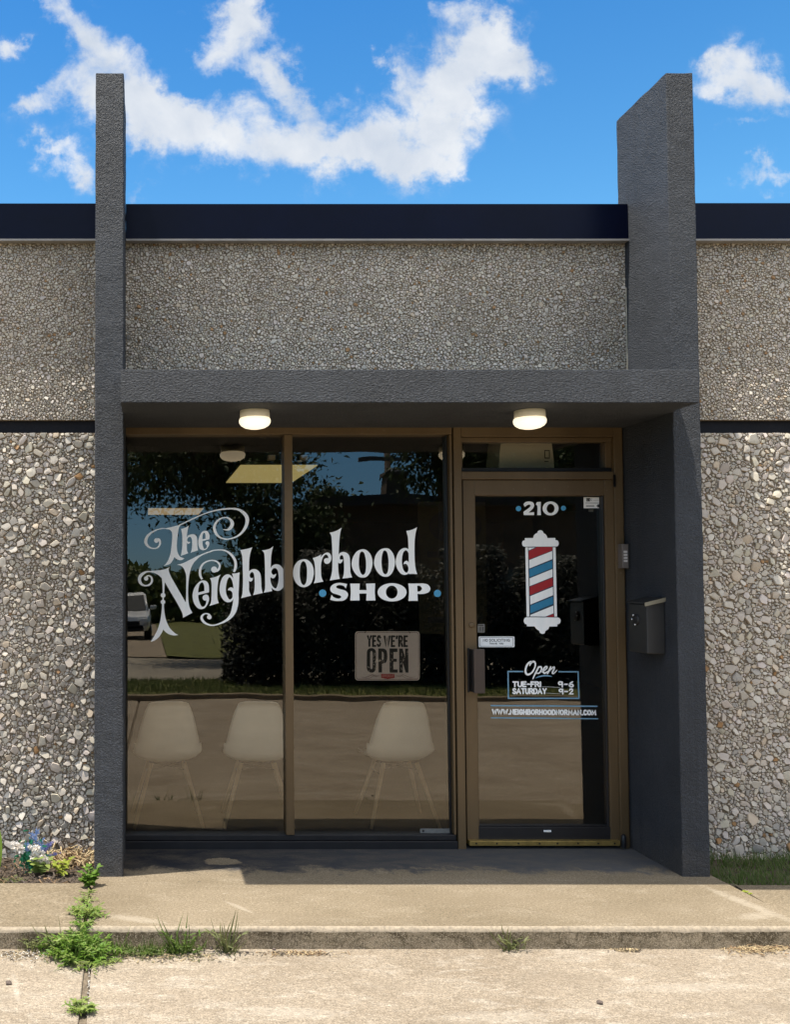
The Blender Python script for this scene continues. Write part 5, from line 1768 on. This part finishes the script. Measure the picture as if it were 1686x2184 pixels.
# feathery joint weed on the walk
g = ground(182, 1952, 0)
plant('weed', g, 'feathery pale green weed sprawling over the joint in the upper walk', 'weed', f_feather(46, .05, .085, .026, 13, .55), [M['leafpale'], M['leaf']], WG, 2)
g = ground(184, 1922, 0)
plant('weed', g, 'thin dry feathery weed just behind the sprawling joint weed', 'weed', f_feather(16, .03, .055, .018, 9, .45), [M['leafpale'], M['grassdull']], WG, 3)
g = ground(186, 1906, 0)
plant('weed', g, 'wispy weed thread in the joint right below the leafy fin weed', 'weed', f_feather(9, .015, .05, .016, 8, .5), [M['leafpale'], M['grassdull']], WG, 8)
g = ground(178, 1974, 0)
plant('weed', g, 'small ragged weed at the curb edge above the big clump', 'weed', f_feather(18, .025, .06, .022, 9, .5), [M['leaf'], M['leafpale']], WG, 9)
# the big clump at the curb
g = ground(165, 2040, Z_LOW)
plant('weed', g + Vector((0, 0, 0)), 'largest bright green weed clump at the curb foot below the left fin', 'weed',
      both((f_feather(150, .21, .12, .034, 12, .65), (0, 0, 0)), (f_feather(60, .12, .10, .034, 12, 1.1), (.0, .02, .01)), (f_grass(36, .19, .06, .16, .007, .9), (0, .03, 0)), (f_grass(60, .2, .03, .08, .008, 1.6), (0, -.02, 0)), (f_feather(22, .17, .11, .024, 7, .3), (.03, -.03, 0))), [M['leaf'], M['leafpale']], WG, 4)
g = ground(200, 2055, Z_LOW)
plant('weed', g, 'low straggly yellow-green weed in front of the big clump', 'weed', f_feather(26, .10, .13, .028, 9, .25), [M['leafpale'], M['grassdull']], WG, 5)
# run of grass along the curb
r5 = random.Random(12)
for k, u in enumerate((262, 300, 338, 375, 412)):
    g = ground(u, 2031 + r5.uniform(-3, 3), Z_LOW)
    plant('grass_clump', g, ('matted grass tuft at the curb foot just right of the big weed clump', 'second grass tuft right of the big weed clump along the curb', 'middle grass tuft in the row along the curb foot',
                             'grass tuft at the curb foot beside the tall spiky tuft', 'sparse last grass tuft of the row along the curb')[k], 'grass tuft',
          both((f_grass((46, 40, 38, 40, 20)[k], .055, .025, .075, .005, 1.3, 1.3), (0, 0, 0)), (f_feather((26, 22, 20, 20, 8)[k], .05, .07, .022, 8, .4), (0, -.01, 0))), [M['grass'], M['grassdull']], 'grass tufts along the curb foot', 20 + k)
# tall tufts against the curb
TG = 'tall grass sprouts against the curb'
for (u, v, n, h, lb, s_) in ((388, 2032, 12, .17, 'tall spiky grass sprout near the end of the curb tufts', 31), (484, 2030, 16, .17, 'tall leafy grass sprout standing alone against the curb', 32), (1092, 2026, 9, .13, 'thin grass sprout at the curb below the door', 33), (118, 2030, 9, .17, 'arching grass sprout at the left side of the big weed clump', 34), (70, 2026, 6, .09, 'small bent grass sprout at the far left of the curb', 35)):
    g = ground(u, v, Z_LOW)
    plant('grass_sprout', g, lb, 'grass tuft', both((f_grass(n, .035, h * .4, h * 1.1, .010, 1.5), (0, 0, 0)), (f_grass(n * 2, .06, .02, .055, .006, 1.2), (0, -.01, 0)), (f_broad(4, h * .5, .045, .008, 3, .9), (0, 0, 0))), [M['grassdull'], M['grass']] if s_ != 31 else [M['grass'], M['grass']], TG, s_)
# joint weed low down
g = ground(174, 2158, Z_LOW)
plant('weed', g, 'small flat weed in the pavement joint nearest the viewer', 'weed', both((f_feather(30, .03, .062, .024, 9, .55), (0, 0, 0)), (f_broad(8, .03, .024, .011, 2, 1.2), (0, 0, 0))), [M['leafpale'], M['leaf']], WG, 6)
g = ground(1594, 1916, -.03)
plant('weed', g, 'tiny two-leaved weed in the right hand joint', 'weed', f_broad(3, .03, .02, .014, 2, .5), [M['leafyellow']], WG, 7)
# planting bed
BG = 'small plants in the left planting bed'
bz = -.04
g = ground(88, 1868, bz)
plant('bed_plant', g, 'pale broad-leaved seedling before the artificial flowers', 'plant', f_broad(4, .085, .058, .03, 3, .55), [M['leafpale']], BG, 41)
g = ground(132, 1872, bz)
plant('bed_plant', g, 'yellow-green seedling midway between the flowers and the fin', 'plant', f_broad(5, .09, .042, .019, 4, .45), [M['leafyellow']], BG, 42)
g = ground(20, 1880, bz)
plant('bed_plant', g, 'grey-green creeping plant at the left edge of the bed', 'plant', f_feather(40, .08, .07, .016, 8, .3), [M['grassdull'], M['grassdull']], BG, 43)
# the tall sword leaves at the picture's edge
g = at(-22, 1862, 5.08)
plant('sword_plant', Vector((g.x, g.y, bz)), 'broad sword-shaped yellow-green leaf at the far left of the bed', 'plant',
      lambda m, b, r: [m.leaf(b + Vector((dx, dy, 0)), (lx, -.02, 1), (0, -1, .1), hh, ww, 0, bd, 8, 'leaf') for (dx, dy, lx, hh, ww, bd) in ((.012, 0, .14, .285, .062, .02), (-.03, .02, -.1, .27, .06, .1), (-.06, -.02, -.35, .24, .05, .2), (0, .04, .0, .22, .05, .1))], [M['fanleaf']], None, 44)

# artificial bouquet stuck in the bed
g = ground(72, 1856, bz); g.y = 5.30
fl = empty('artificial_bouquet', Vector((g.x, g.y, bz)), 'faded artificial bouquet of blue spikes and white blooms against the stone wall', 'flowers')


def bq(u, v, y=5.28):
    return at(u, v, y)


r6 = random.Random(5)
m = MB()
for _ in range(170):
    u, v = r6.gauss(66, 14), r6.gauss(1826, 17)
    p = bq(u, min(v, 1858), r6.uniform(5.24, 5.34))
    a_ = r6.uniform(0, 6.28)
    m.leaf(p, (math.cos(a_), -.4, math.sin(a_)), (0, -1, .3), r6.uniform(.015, .034), r6.uniform(.006, .012), 0, .2, 3)
for _ in range(14):
    p = bq(r6.gauss(70, 6), 1860, 5.29); q = bq(r6.gauss(70, 16), r6.gauss(1815, 12), 5.28)
    m.tube([p, q], .002, 4)
m.build('greenery', M['plasticgreen'], fl)
for (u0, v0, u1, v1, mt) in ((70, 1822, 68, 1778, 'petblue'), (76, 1822, 78, 1770, 'petblue'), (80, 1825, 90, 1790, 'petblue'), (60, 1822, 58, 1800, 'petblue'), (86, 1828, 112, 1795, 'petviolet'), (90, 1834, 122, 1822, 'petviolet'), (84, 1820, 98, 1806, 'petblue')):
    m = MB()
    for _ in range(46):
        t_ = r6.random()
        p = bq(u0 + (u1 - u0) * t_ + r6.gauss(0, 1.8), v0 + (v1 - v0) * t_, 5.27 + r6.uniform(-.008, .008))
        a_ = r6.uniform(0, 6.28)
        m.leaf(p, (math.cos(a_) * .7, -.3, .7 + math.sin(a_) * .5), (0, -1, .2), .018, .006, 0, .2, 3)
    m.tube([bq(72, 1850, 5.29), bq(u0, v0, 5.275), bq(u1, v1, 5.27)], .0018, 5)
    m.build('spike', M[mt], fl)
for (u, v, rr) in ((34, 1806, .026), (44, 1812, .024), (28, 1800, .016), (76, 1812, .028), (86, 1822, .024), (70, 1828, .022), (96, 1832, .020), (84, 1838, .022), (102, 1838, .016), (64, 1806, .016)):
    m = MB()
    c = bq(u, v, 5.245)
    for _ in range(60):
        d = Vector((r6.gauss(0, 1), r6.gauss(-.4, .8), r6.gauss(0, 1))).normalized()
        m.leaf(c + d * rr * .35, d + Vector((r6.uniform(-.4, .4), 0, r6.uniform(-.4, .4))), (r6.uniform(-1, 1), -1, r6.uniform(-1, 1)), rr * r6.uniform(.5, .9), rr * .42, 0, .3, 3)
    m.build('bloom', M['petwhite'], fl)

# mulch, straw and litter: uncountable
r7 = random.Random(3)


def litter(name, n, place, mats, label, size, seed=0, flat=.4):
    r = random.Random(seed)
    m = MB()
    for _ in range(n):
        p = place(r)
        L, w, h = r.uniform(*size), r.uniform(size[0] * .25, size[0] * .6), r.uniform(size[0] * .12, size[0] * .4)
        rot = Matrix.Rotation(r.uniform(0, 6.28), 3, 'Z') @ Matrix.Rotation(r.uniform(-flat, flat), 3, 'Y') @ Matrix.Rotation(r.uniform(-.6, .6), 3, 'X')
        vs = [p + rot @ Vector((x * L / 2 * r.uniform(.7, 1.1), y * w / 2 * r.uniform(.7, 1.1), z * h / 2 + h * .4)) for z in (-1, 1) for (x, y) in ((-1, -1), (1, -1), (1, 1), (-1, 1))]
        m.hexa(vs, r.randrange(len(mats)))
    return tag(m.build(name, mats), label, None, None, 'stuff')


litter('mulch', 1100, lambda r: Vector((r.uniform(-1.05, SX0 - .005), r.uniform(Y_SLAB, 5.54), bz + r.uniform(-.012, .022))), [M['mulchm'], M['soil'], M['pebble'], M['pebble'], M['twig']], 'loose brown mulch and dead stalks in the left bed', (.012, .05), 1, .7)
litter('mulch', 520, lambda r: Vector((r.gauss(-.40, .085), r.gauss(5.42, .06), bz + .02 + abs(r.gauss(0, .028)))), [M['straw'], M['straw'], M['mulchm']], 'heap of dry straw between the bed plants and the fin', (.015, .055), 2, .9)
litter('debris', 520, lambda r: (lambda g: Vector((g.x, g.y, Z_LOW + .003)))(ground(r.gauss(70, 55), 2030 + abs(r.gauss(0, 10)), Z_LOW)), [M['straw'], M['twig'], M['palepebble'], M['soil']], 'dry litter drifted along the curb at the left', (.005, .018), 3)
litter('debris', 330, lambda r: (lambda g: Vector((g.x, g.y, Z_LOW + .003)))(ground(r.gauss(345, 75), 2036 + abs(r.gauss(0, 8)), Z_LOW)), [M['straw'], M['twig'], M['grassdull']], 'dry clippings in front of the curb grass', (.006, .03), 4)
litter('debris', 230, lambda r: (lambda g: Vector((g.x, g.y, Z_LOW + .003)))(ground(r.gauss(640, 42), 2030 + abs(r.gauss(0, 5)), Z_LOW)), [M['straw'], M['twig'], M['mulchm']], 'dry litter at the curb under the middle window', (.006, .03), 5)
litter('debris', 190, lambda r: (lambda g: Vector((g.x, g.y, Z_LOW + .003)))(ground(r.gauss(1340, 14), 2026 + abs(r.gauss(0, 2)), Z_LOW)), [M['straw'], M['twig']], 'wisp of dry grass at the curb right of the door', (.006, .03), 6)
litter('debris', 420, lambda r: (lambda g: Vector((g.x, g.y, Z_LOW + .004 + abs(r.gauss(0, .006)))))(ground(r.gauss(1622, 34), 2024 + abs(r.gauss(0, 6)), Z_LOW)), [M['straw'], M['straw'], M['mulchm']], 'little drift of dry sand and grass at the right of the curb', (.006, .028), 7)
litter('grit', 900, lambda r: Vector((r.uniform(-1, 3.6), Y_CURB - abs(r.gauss(0, .05)) - .004, Z_LOW + .002)), [M['pebble'], M['straw'], M['palepebble']], 'fine grit gathered along the curb foot', (.002, .007), 8)
litter('grit', 700, lambda r: Vector((r.uniform(-.9, 3.3), r.uniform(3.4, 4.3), Z_LOW + .0015)), [M['pebble'], M['twig'], M['palepebble'], M['straw']], 'scattered grit on the pavement', (.002, .006), 9)
litter('grit', 260, lambda r: (lambda v: Vector((-.247 + (4.353 - v) * .05, v, Z_LOW - .004)))(r.uniform(3.3, 4.33)), [M['pebble'], M['palepebble'], M['soil']], 'grit lying in the pavement joint', (.006, .02), 10)

# countable stones and twigs on the pavement
PG = 'loose stones on the pavement'
STONES = ((10, 1996, .013, 'dark stone at the left edge, below the curb litter'), (18, 2099, .013, 'dark stone at the left edge, nearest the viewer'), (22, 2016, .009, 'brown stone close to the curb litter at far left'), (450, 2010 + 14, .008, 'small dark stone right of the curb clippings'),
          (388, 2018 + 10, .008, 'dark pebble by the tall spiky sprout'), (585, 2000 + 26, .008, 'dark pebble beyond the standing grass sprout'), (530, 2011, .0075, 'rust brown pebble in the open below the curb'), (527, 2032, .007, 'reddish pebble a little nearer than its brown neighbour'), (1280, 2141, .012, 'dark flat chip on the pavement below the door'))
for i, (u, v, s_, lb) in enumerate(STONES):
    bm = bmesh.new()
    bmesh.ops.create_icosphere(bm, subdivisions=2, radius=s_)
    for q in bm.verts:
        q.co *= 1 + .35 * mnoise.noise(q.co * 90 + Vector((i * 3, 0, 0)))
        q.co.z *= .62
    me = bpy.data.meshes.new('stone'); bm.to_mesh(me); bm.free()
    me.materials.append(M['pebble'])
    o = bpy.data.objects.new('stone', me); COL.objects.link(o)
    g = ground(u, v, Z_LOW)
    o.location = (g.x, g.y, Z_LOW + s_ * .45)
    tag(o, lb, 'stone', PG)
# shaded grass at the right
litter_r = random.Random(8)
m = MB()
for _ in range(2600):
    x_, y_ = litter_r.uniform(2.95, 4.2), litter_r.uniform(5.04, 5.54)
    d = Vector((litter_r.uniform(-.6, .6), litter_r.uniform(-.7, .3), 1))
    m.leaf((x_, y_, -.06), d, (0, -1, .2), litter_r.uniform(.025, .085) * (1.25 if y_ > 5.38 else .8), litter_r.uniform(.003, .007), litter_r.choice((0, 0, 1, 2)), litter_r.uniform(.1, .7), 3, 'blade')
tag(m.build('grass', [M['grassdark'], M['grass'], M['grassdull']]), 'patch of grass along the wall right of the entrance', None, None, 'stuff')
# ---------------------------------------------------------------- across the street (seen mirrored in the glass)
def mir(u, v, D, shift=38):
    """a point D metres deep in the mirror image, given the pixel where it shows"""
    a, b = ray(u, v - shift)
    return Vector((a * D, 2 * GLASS_Y - D, EYE + b * D))


# verge, kerb, street, far lawn
MB().box(-40, 60, -3.28, -3.102, -.3, -.02).build('kerb', M['walk'], None, .01)
tag(scene.objects['kerb'], kind='structure')
sheet('verge', -40, 60, -6.0, -3.282, -.035, 60, 8, M['lawnm'], .03, 21)
sheet('street', -80, 90, -14.5, -6.0, -.16, 30, 6, M['asphalt'], .01, 22)
sheet('driveway', -9, .55, -60, -14.5, -.13, 8, 20, M['pave'], .01, 23)
sheet('lawn', .55, 60, -60, -14.5, -.10, 40, 30, M['lawnm'], .05, 24)
rv = random.Random(31)
m = MB()
for _ in range(9000):
    x_, y_ = rv.uniform(-1.5, 6.5), rv.uniform(-6.0, -3.3)
    m.leaf((x_, y_, -.05), (rv.uniform(-.5, .5), rv.uniform(-.5, .5), 1), (0, 1, .2), rv.uniform(.05, .12), .012, rv.randrange(2), .3, 2, 'blade')
tag(m.build('grass', [M['grass'], M['grassdull']]), 'grass of the verge across the forecourt', None, None, 'stuff')


def tree(base, h, cz, rx, ry, rz, n, leaf, seed, label, mat='treeleaf', trunk=.18, lean=0.0, clumps=26, name='tree'):
    r = random.Random(seed)
    o = empty(name, base, label, 'tree', 'trees across the street')
    m = MB()
    top = Vector(base) + Vector((lean, 0, cz))
    pts = [Vector(base) + Vector((0, 0, -.1)), Vector(base) + Vector((lean * .2, .1, cz * .35)), Vector(base) + Vector((lean * .6, 0, cz * .7)), top]
    m.tube(pts, [trunk * 1.25, trunk, trunk * .75, trunk * .4], 10)
    cs = []
    for k in range(clumps):
        while True:
            q = Vector((r.uniform(-1, 1), r.uniform(-1, 1), r.uniform(-1, 1)))
            if .3 < q.length < 1.0:
                break
        c = top + Vector((q.x * rx, q.y * ry, q.z * rz))
        cs.append(c)
        if k % 2 == 0:
            m.tube([pts[2].lerp(pts[3], r.random()), pts[3].lerp(c, .5) + Vector((0, 0, .15)), c], [trunk * .35, trunk * .2, trunk * .06], 6)
    m.build('trunk', M['bark'], o)
    m = MB()
    for i in range(int(n * 2.2)):
        c = r.choice(cs)
        s_ = min(rx, rz) * .42
        p = c + Vector((r.gauss(0, s_), r.gauss(0, s_), r.gauss(0, s_ * .75)))
        m.leaf(p, (r.uniform(-1, 1), r.uniform(-1, 1), r.uniform(-1, .4)), (r.uniform(-1, 1), r.uniform(-1, 1), 1), leaf * r.uniform(.35, .8), leaf * r.uniform(.2, .4), 0, .3, 2)
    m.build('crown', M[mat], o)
    return o


def tree_at(u, vbase, D, vtop, vbot, urad, n, leaf, seed, label, **k):
    b = mir(u, 1300, D)
    zt, zb = mir(u, vtop, D).z, mir(u, vbot, D).z
    rx = urad * D / FPX
    return tree((b.x, b.y, -.15), zt, (zt + zb) / 2, rx, rx * .8, (zt - zb) / 2, n, leaf, seed, label, **k)


tree_at(585, 1300, 24, 840, 1075, 200, 5600, .26, 1, 'wide leafy tree arching over the driveway', clumps=36, trunk=.2, lean=-1.6)
tree_at(585, 1300, 22, 960, 1480, 75, 3000, .24, 3, 'dense dark tree at the edge of the lawn', clumps=30, trunk=.2)
tree_at(665, 1300, 23, 1000, 1420, 70, 2400, .24, 4, 'dark tree before the house wall', clumps=26, trunk=.18)
tree_at(950, 1300, 20, 880, 1040, 95, 2400, .22, 5, 'spreading tree over the house roof', clumps=24, trunk=.15)
tree_at(1150, 1300, 20, 840, 1025, 185, 5200, .22, 6, 'tree overhanging the right end of the house', clumps=44, trunk=.15)
tree_at(715, 1300, 30, 1030, 1090, 40, 900, .26, 7, 'low tree behind the utility pole', clumps=12, trunk=.1)
# dense shrubs on the verge, in front of the house
for k, (u, wd, ht, lb) in enumerate(((560, 95, 1.7, 'dark shrub nearest the driveway on the verge'), (700, 100, 2.2, 'tall dark shrub on the verge facing the mullion'), (850, 100, 2.0, 'rounded dark shrub on the verge facing the second pane'), (1010, 105, 2.3, 'dark shrub on the verge facing the door frame'), (1180, 110, 2.1, 'dark shrub on the verge facing the door'))):
    b = mir(u, 1300, 16.4)
    rr_ = random.Random(60 + k)
    m = MB()
    rx_ = wd * 16.4 / FPX
    for _ in range(6000):
        a_, q_ = rr_.uniform(0, 6.28), rr_.random() ** .5
        z_ = rr_.uniform(.02, ht)
        w_ = rx_ * (1 - .45 * (z_ / ht) ** 2) * (1 + .2 * mnoise.noise(Vector((a_ * 1.3, z_ * 1.5, k))))
        m.leaf((b.x + math.cos(a_) * q_ * w_, b.y + math.sin(a_) * q_ * .6, z_), (rr_.uniform(-1, 1), rr_.uniform(-1, 1), rr_.uniform(-.6, .8)), (rr_.uniform(-1, 1), 1, 1), .10, .05, 0, .3, 2)
    m.tube([(b.x, b.y, -.1), (b.x, b.y, ht * .6)], [.06, .03], 6, 1)
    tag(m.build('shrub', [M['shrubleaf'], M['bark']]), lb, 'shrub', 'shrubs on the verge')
# far hedge line
m = MB()
rh = random.Random(9)
for i in range(9000):
    x_ = rh.uniform(-16, 9)
    hh = 3.2 + 1.2 * mnoise.noise(Vector((x_ * .35, 0, 1))) + .6 * mnoise.noise(Vector((x_ * 1.3, 4, 1)))
    m.leaf((x_, rh.uniform(-52, -47), rh.uniform(0, hh)), (rh.uniform(-1, 1), rh.uniform(-1, 1), rh.uniform(-1, 1)), (0, 1, rh.uniform(-1, 1)), .55, .3, 0, .3, 2)
tag(m.build('far_hedge', M['hedgeleaf']), 'far line of bushes beyond the driveway', None, None, 'stuff')

# the brown house across the street
D = 26.0
hx0, hx1 = mir(700, 1100, D).x, mir(1420, 1100, D).x
hy = 2 * GLASS_Y - D
hz = mir(800, 1066, D).z
house = empty('house', ((hx0 + hx1) / 2, hy, 0), 'low brown brick house with a chimney across the street', 'house')
MB().box(hx0, hx1, hy - 9, hy, -.2, hz - .25).build('wall', M['brick'], house)
MB().hexa([(hx0 - .4, hy - 9.4, hz - .25), (hx1 + .4, hy - 9.4, hz - .25), (hx1 + .4, hy + .5, hz - .25), (hx0 - .4, hy + .5, hz - .25), (hx0 - .4, hy - 9.4, hz + .05), (hx1 + .4, hy - 9.4, hz + .05), (hx1 + .4, hy + .5, hz), (hx0 - .4, hy + .5, hz)]).build('roof', M['roofm'], house)
cxm = mir(862, 1060, D).x
MB().box(cxm - .28, cxm + .28, hy - 1.3, hy - .7, hz - .1, hz + .6).box(cxm - .34, cxm + .34, hy - 1.36, hy - .64, hz + .6, hz + .7).build('chimney', M['brick'], house)
for u in (1110, 1240):
    xw = mir(u, 1200, D).x
    w = MB().box(xw - .6, xw + .6, hy, hy + .05, 1.0, 2.2).build('house_window', M['handle'], house)
    MB().box(xw - .52, xw + .52, hy + .052, hy + .056, 1.08, 2.12).build('pane', M['carglass'], w)
# utility pole
D = 31
pz = mir(826, 955, D)
pole = empty('utility_pole', (pz.x, pz.y, -.1), 'weathered utility pole with a crossarm behind the house', 'utility pole')
MB().tube([(pz.x, pz.y, -.1), (pz.x, pz.y, pz.z + .7)], [.17, .11], 12).build('post', M['pole'], pole)
zc = mir(826, 992, D).z
MB().box(pz.x - .95, pz.x + .75, pz.y + .12, pz.y + .22, zc - .06, zc + .06).box(pz.x - .7, pz.x + .6, pz.y + .12, pz.y + .22, zc + .22, zc + .3).build('crossarm', M['pole'], pole)
zt = mir(826, 1035, D).z
MB().lathe([(.02, -.35), (.2, -.34), (.2, .32), (.12, .36)], (pz.x + .25, pz.y + .2, zt), 16).build('transformer', M['greyp'], pole)

# car on the driveway, facing the shop
cx, cy = -.75, -25.0
car = empty('parked_car', (cx, cy, -.13), 'silver sport utility car parked on the driveway facing the shop', 'car')
ST = [(0.00, .42, .62, .70), (.06, .36, .86, .86), (.5, .34, .93, .93), (1.25, .34, 1.02, .94), (1.5, .34, 1.08, .95), (2.6, .34, 1.08, .96), (3.9, .34, 1.10, .95), (4.45, .38, 1.08, .92), (4.6, .45, .98, .84)]
vs, fs = [], []
for (yy, zb_, zt_, hw) in ST:
    y_ = cy - yy
    ring = [(-hw * .92, zb_), (-hw, zb_ + .16), (-hw, zt_ - .24), (-hw * .95, zt_ - .05), (-hw * .84, zt_), (hw * .84, zt_), (hw * .95, zt_ - .05), (hw, zt_ - .24), (hw, zb_ + .16), (hw * .92, zb_)]
    vs += [(cx + a, y_, b - .13) for a, b in ring]
n = 10
for j in range(len(ST) - 1):
    for k in range(n):
        fs.append((j * n + k, j * n + (k + 1) % n, (j + 1) * n + (k + 1) % n, (j + 1) * n + k))
fs.append(tuple(range(n))); fs.append(tuple(range((len(ST) - 1) * n, len(ST) * n)))
MB().add(vs, fs).build('body', M['carpaint'], car, .02)
# cabin
G = [(1.35, .80, 1.06), (2.05, .66, 1.64), (4.1, .66, 1.64), (4.5, .76, 1.08)]


m = MB()
v8 = [(cx - .80, cy - 1.35, .93), (cx + .80, cy - 1.35, .93), (cx + .80, cy - 4.5, .95), (cx - .80, cy - 4.5, .95), (cx - .66, cy - 2.05, 1.47), (cx + .66, cy - 2.05, 1.47), (cx + .66, cy - 4.1, 1.47), (cx - .66, cy - 4.1, 1.47)]
m.hexa(v8)
m.build('window', M['carglass'], car)
m = MB()
m.hexa([(cx - .66, cy - 2.03, 1.46), (cx + .66, cy - 2.03, 1.46), (cx + .66, cy - 4.14, 1.46), (cx - .66, cy - 4.14, 1.46), (cx - .6, cy - 2.2, 1.56), (cx + .6, cy - 2.2, 1.56), (cx + .6, cy - 4.0, 1.56), (cx - .6, cy - 4.0, 1.56)])
for sx in (-1, 1):
    for a_, b_ in ((0, 4), (3, 7)):
        p, q = Vector(v8[a_ if sx < 0 else (1 if a_ == 0 else 2)]), Vector(v8[b_ if sx < 0 else (5 if b_ == 4 else 6)])
        m.tube([p, q], .05, 6)
    m.tube([(cx + sx * .74, cy - 2.9, .95), (cx + sx * .67, cy - 2.9, 1.48)], .045, 6)
m.build('roof', M['carpaint'], car)
MB().box(cx - .55, cx + .55, cy - .03, cy + .012, .38, .58).box(cx - .7, cx + .7, cy - .03, cy + .012, .2, .32).build('grille', M['tyre'], car)
for sx in (-1, 1):
    MB().box(cx + sx * .66 - .17, cx + sx * .66 + .17, cy - .12, cy + .006, .50, .66).build('headlight', M['carlamp'], car, .02)
    MB().box(cx + sx * 1.02 - .11, cx + sx * 1.02 + .11, cy - 1.75, cy - 1.6, .93, 1.08).build('mirror', M['carpaint'], car, .03)
    for yy in (.95, 3.7):
        w = MB().lathe([(.20, -.12), (.33, -.11), (.35, -.06), (.35, .06), (.33, .11), (.20, .12)], (cx + sx * .84, cy - yy, .22), 28, 0, 'X').build('wheel', M['tyre'], car)
        MB().lathe([(.20, -.01), (.19, .02), (.06, .03), (.02, .035)], (cx + sx * .96 - (0 if sx > 0 else .02), cy - yy, .22), 20, 0, 'X').build('rim', M['rim'], w)
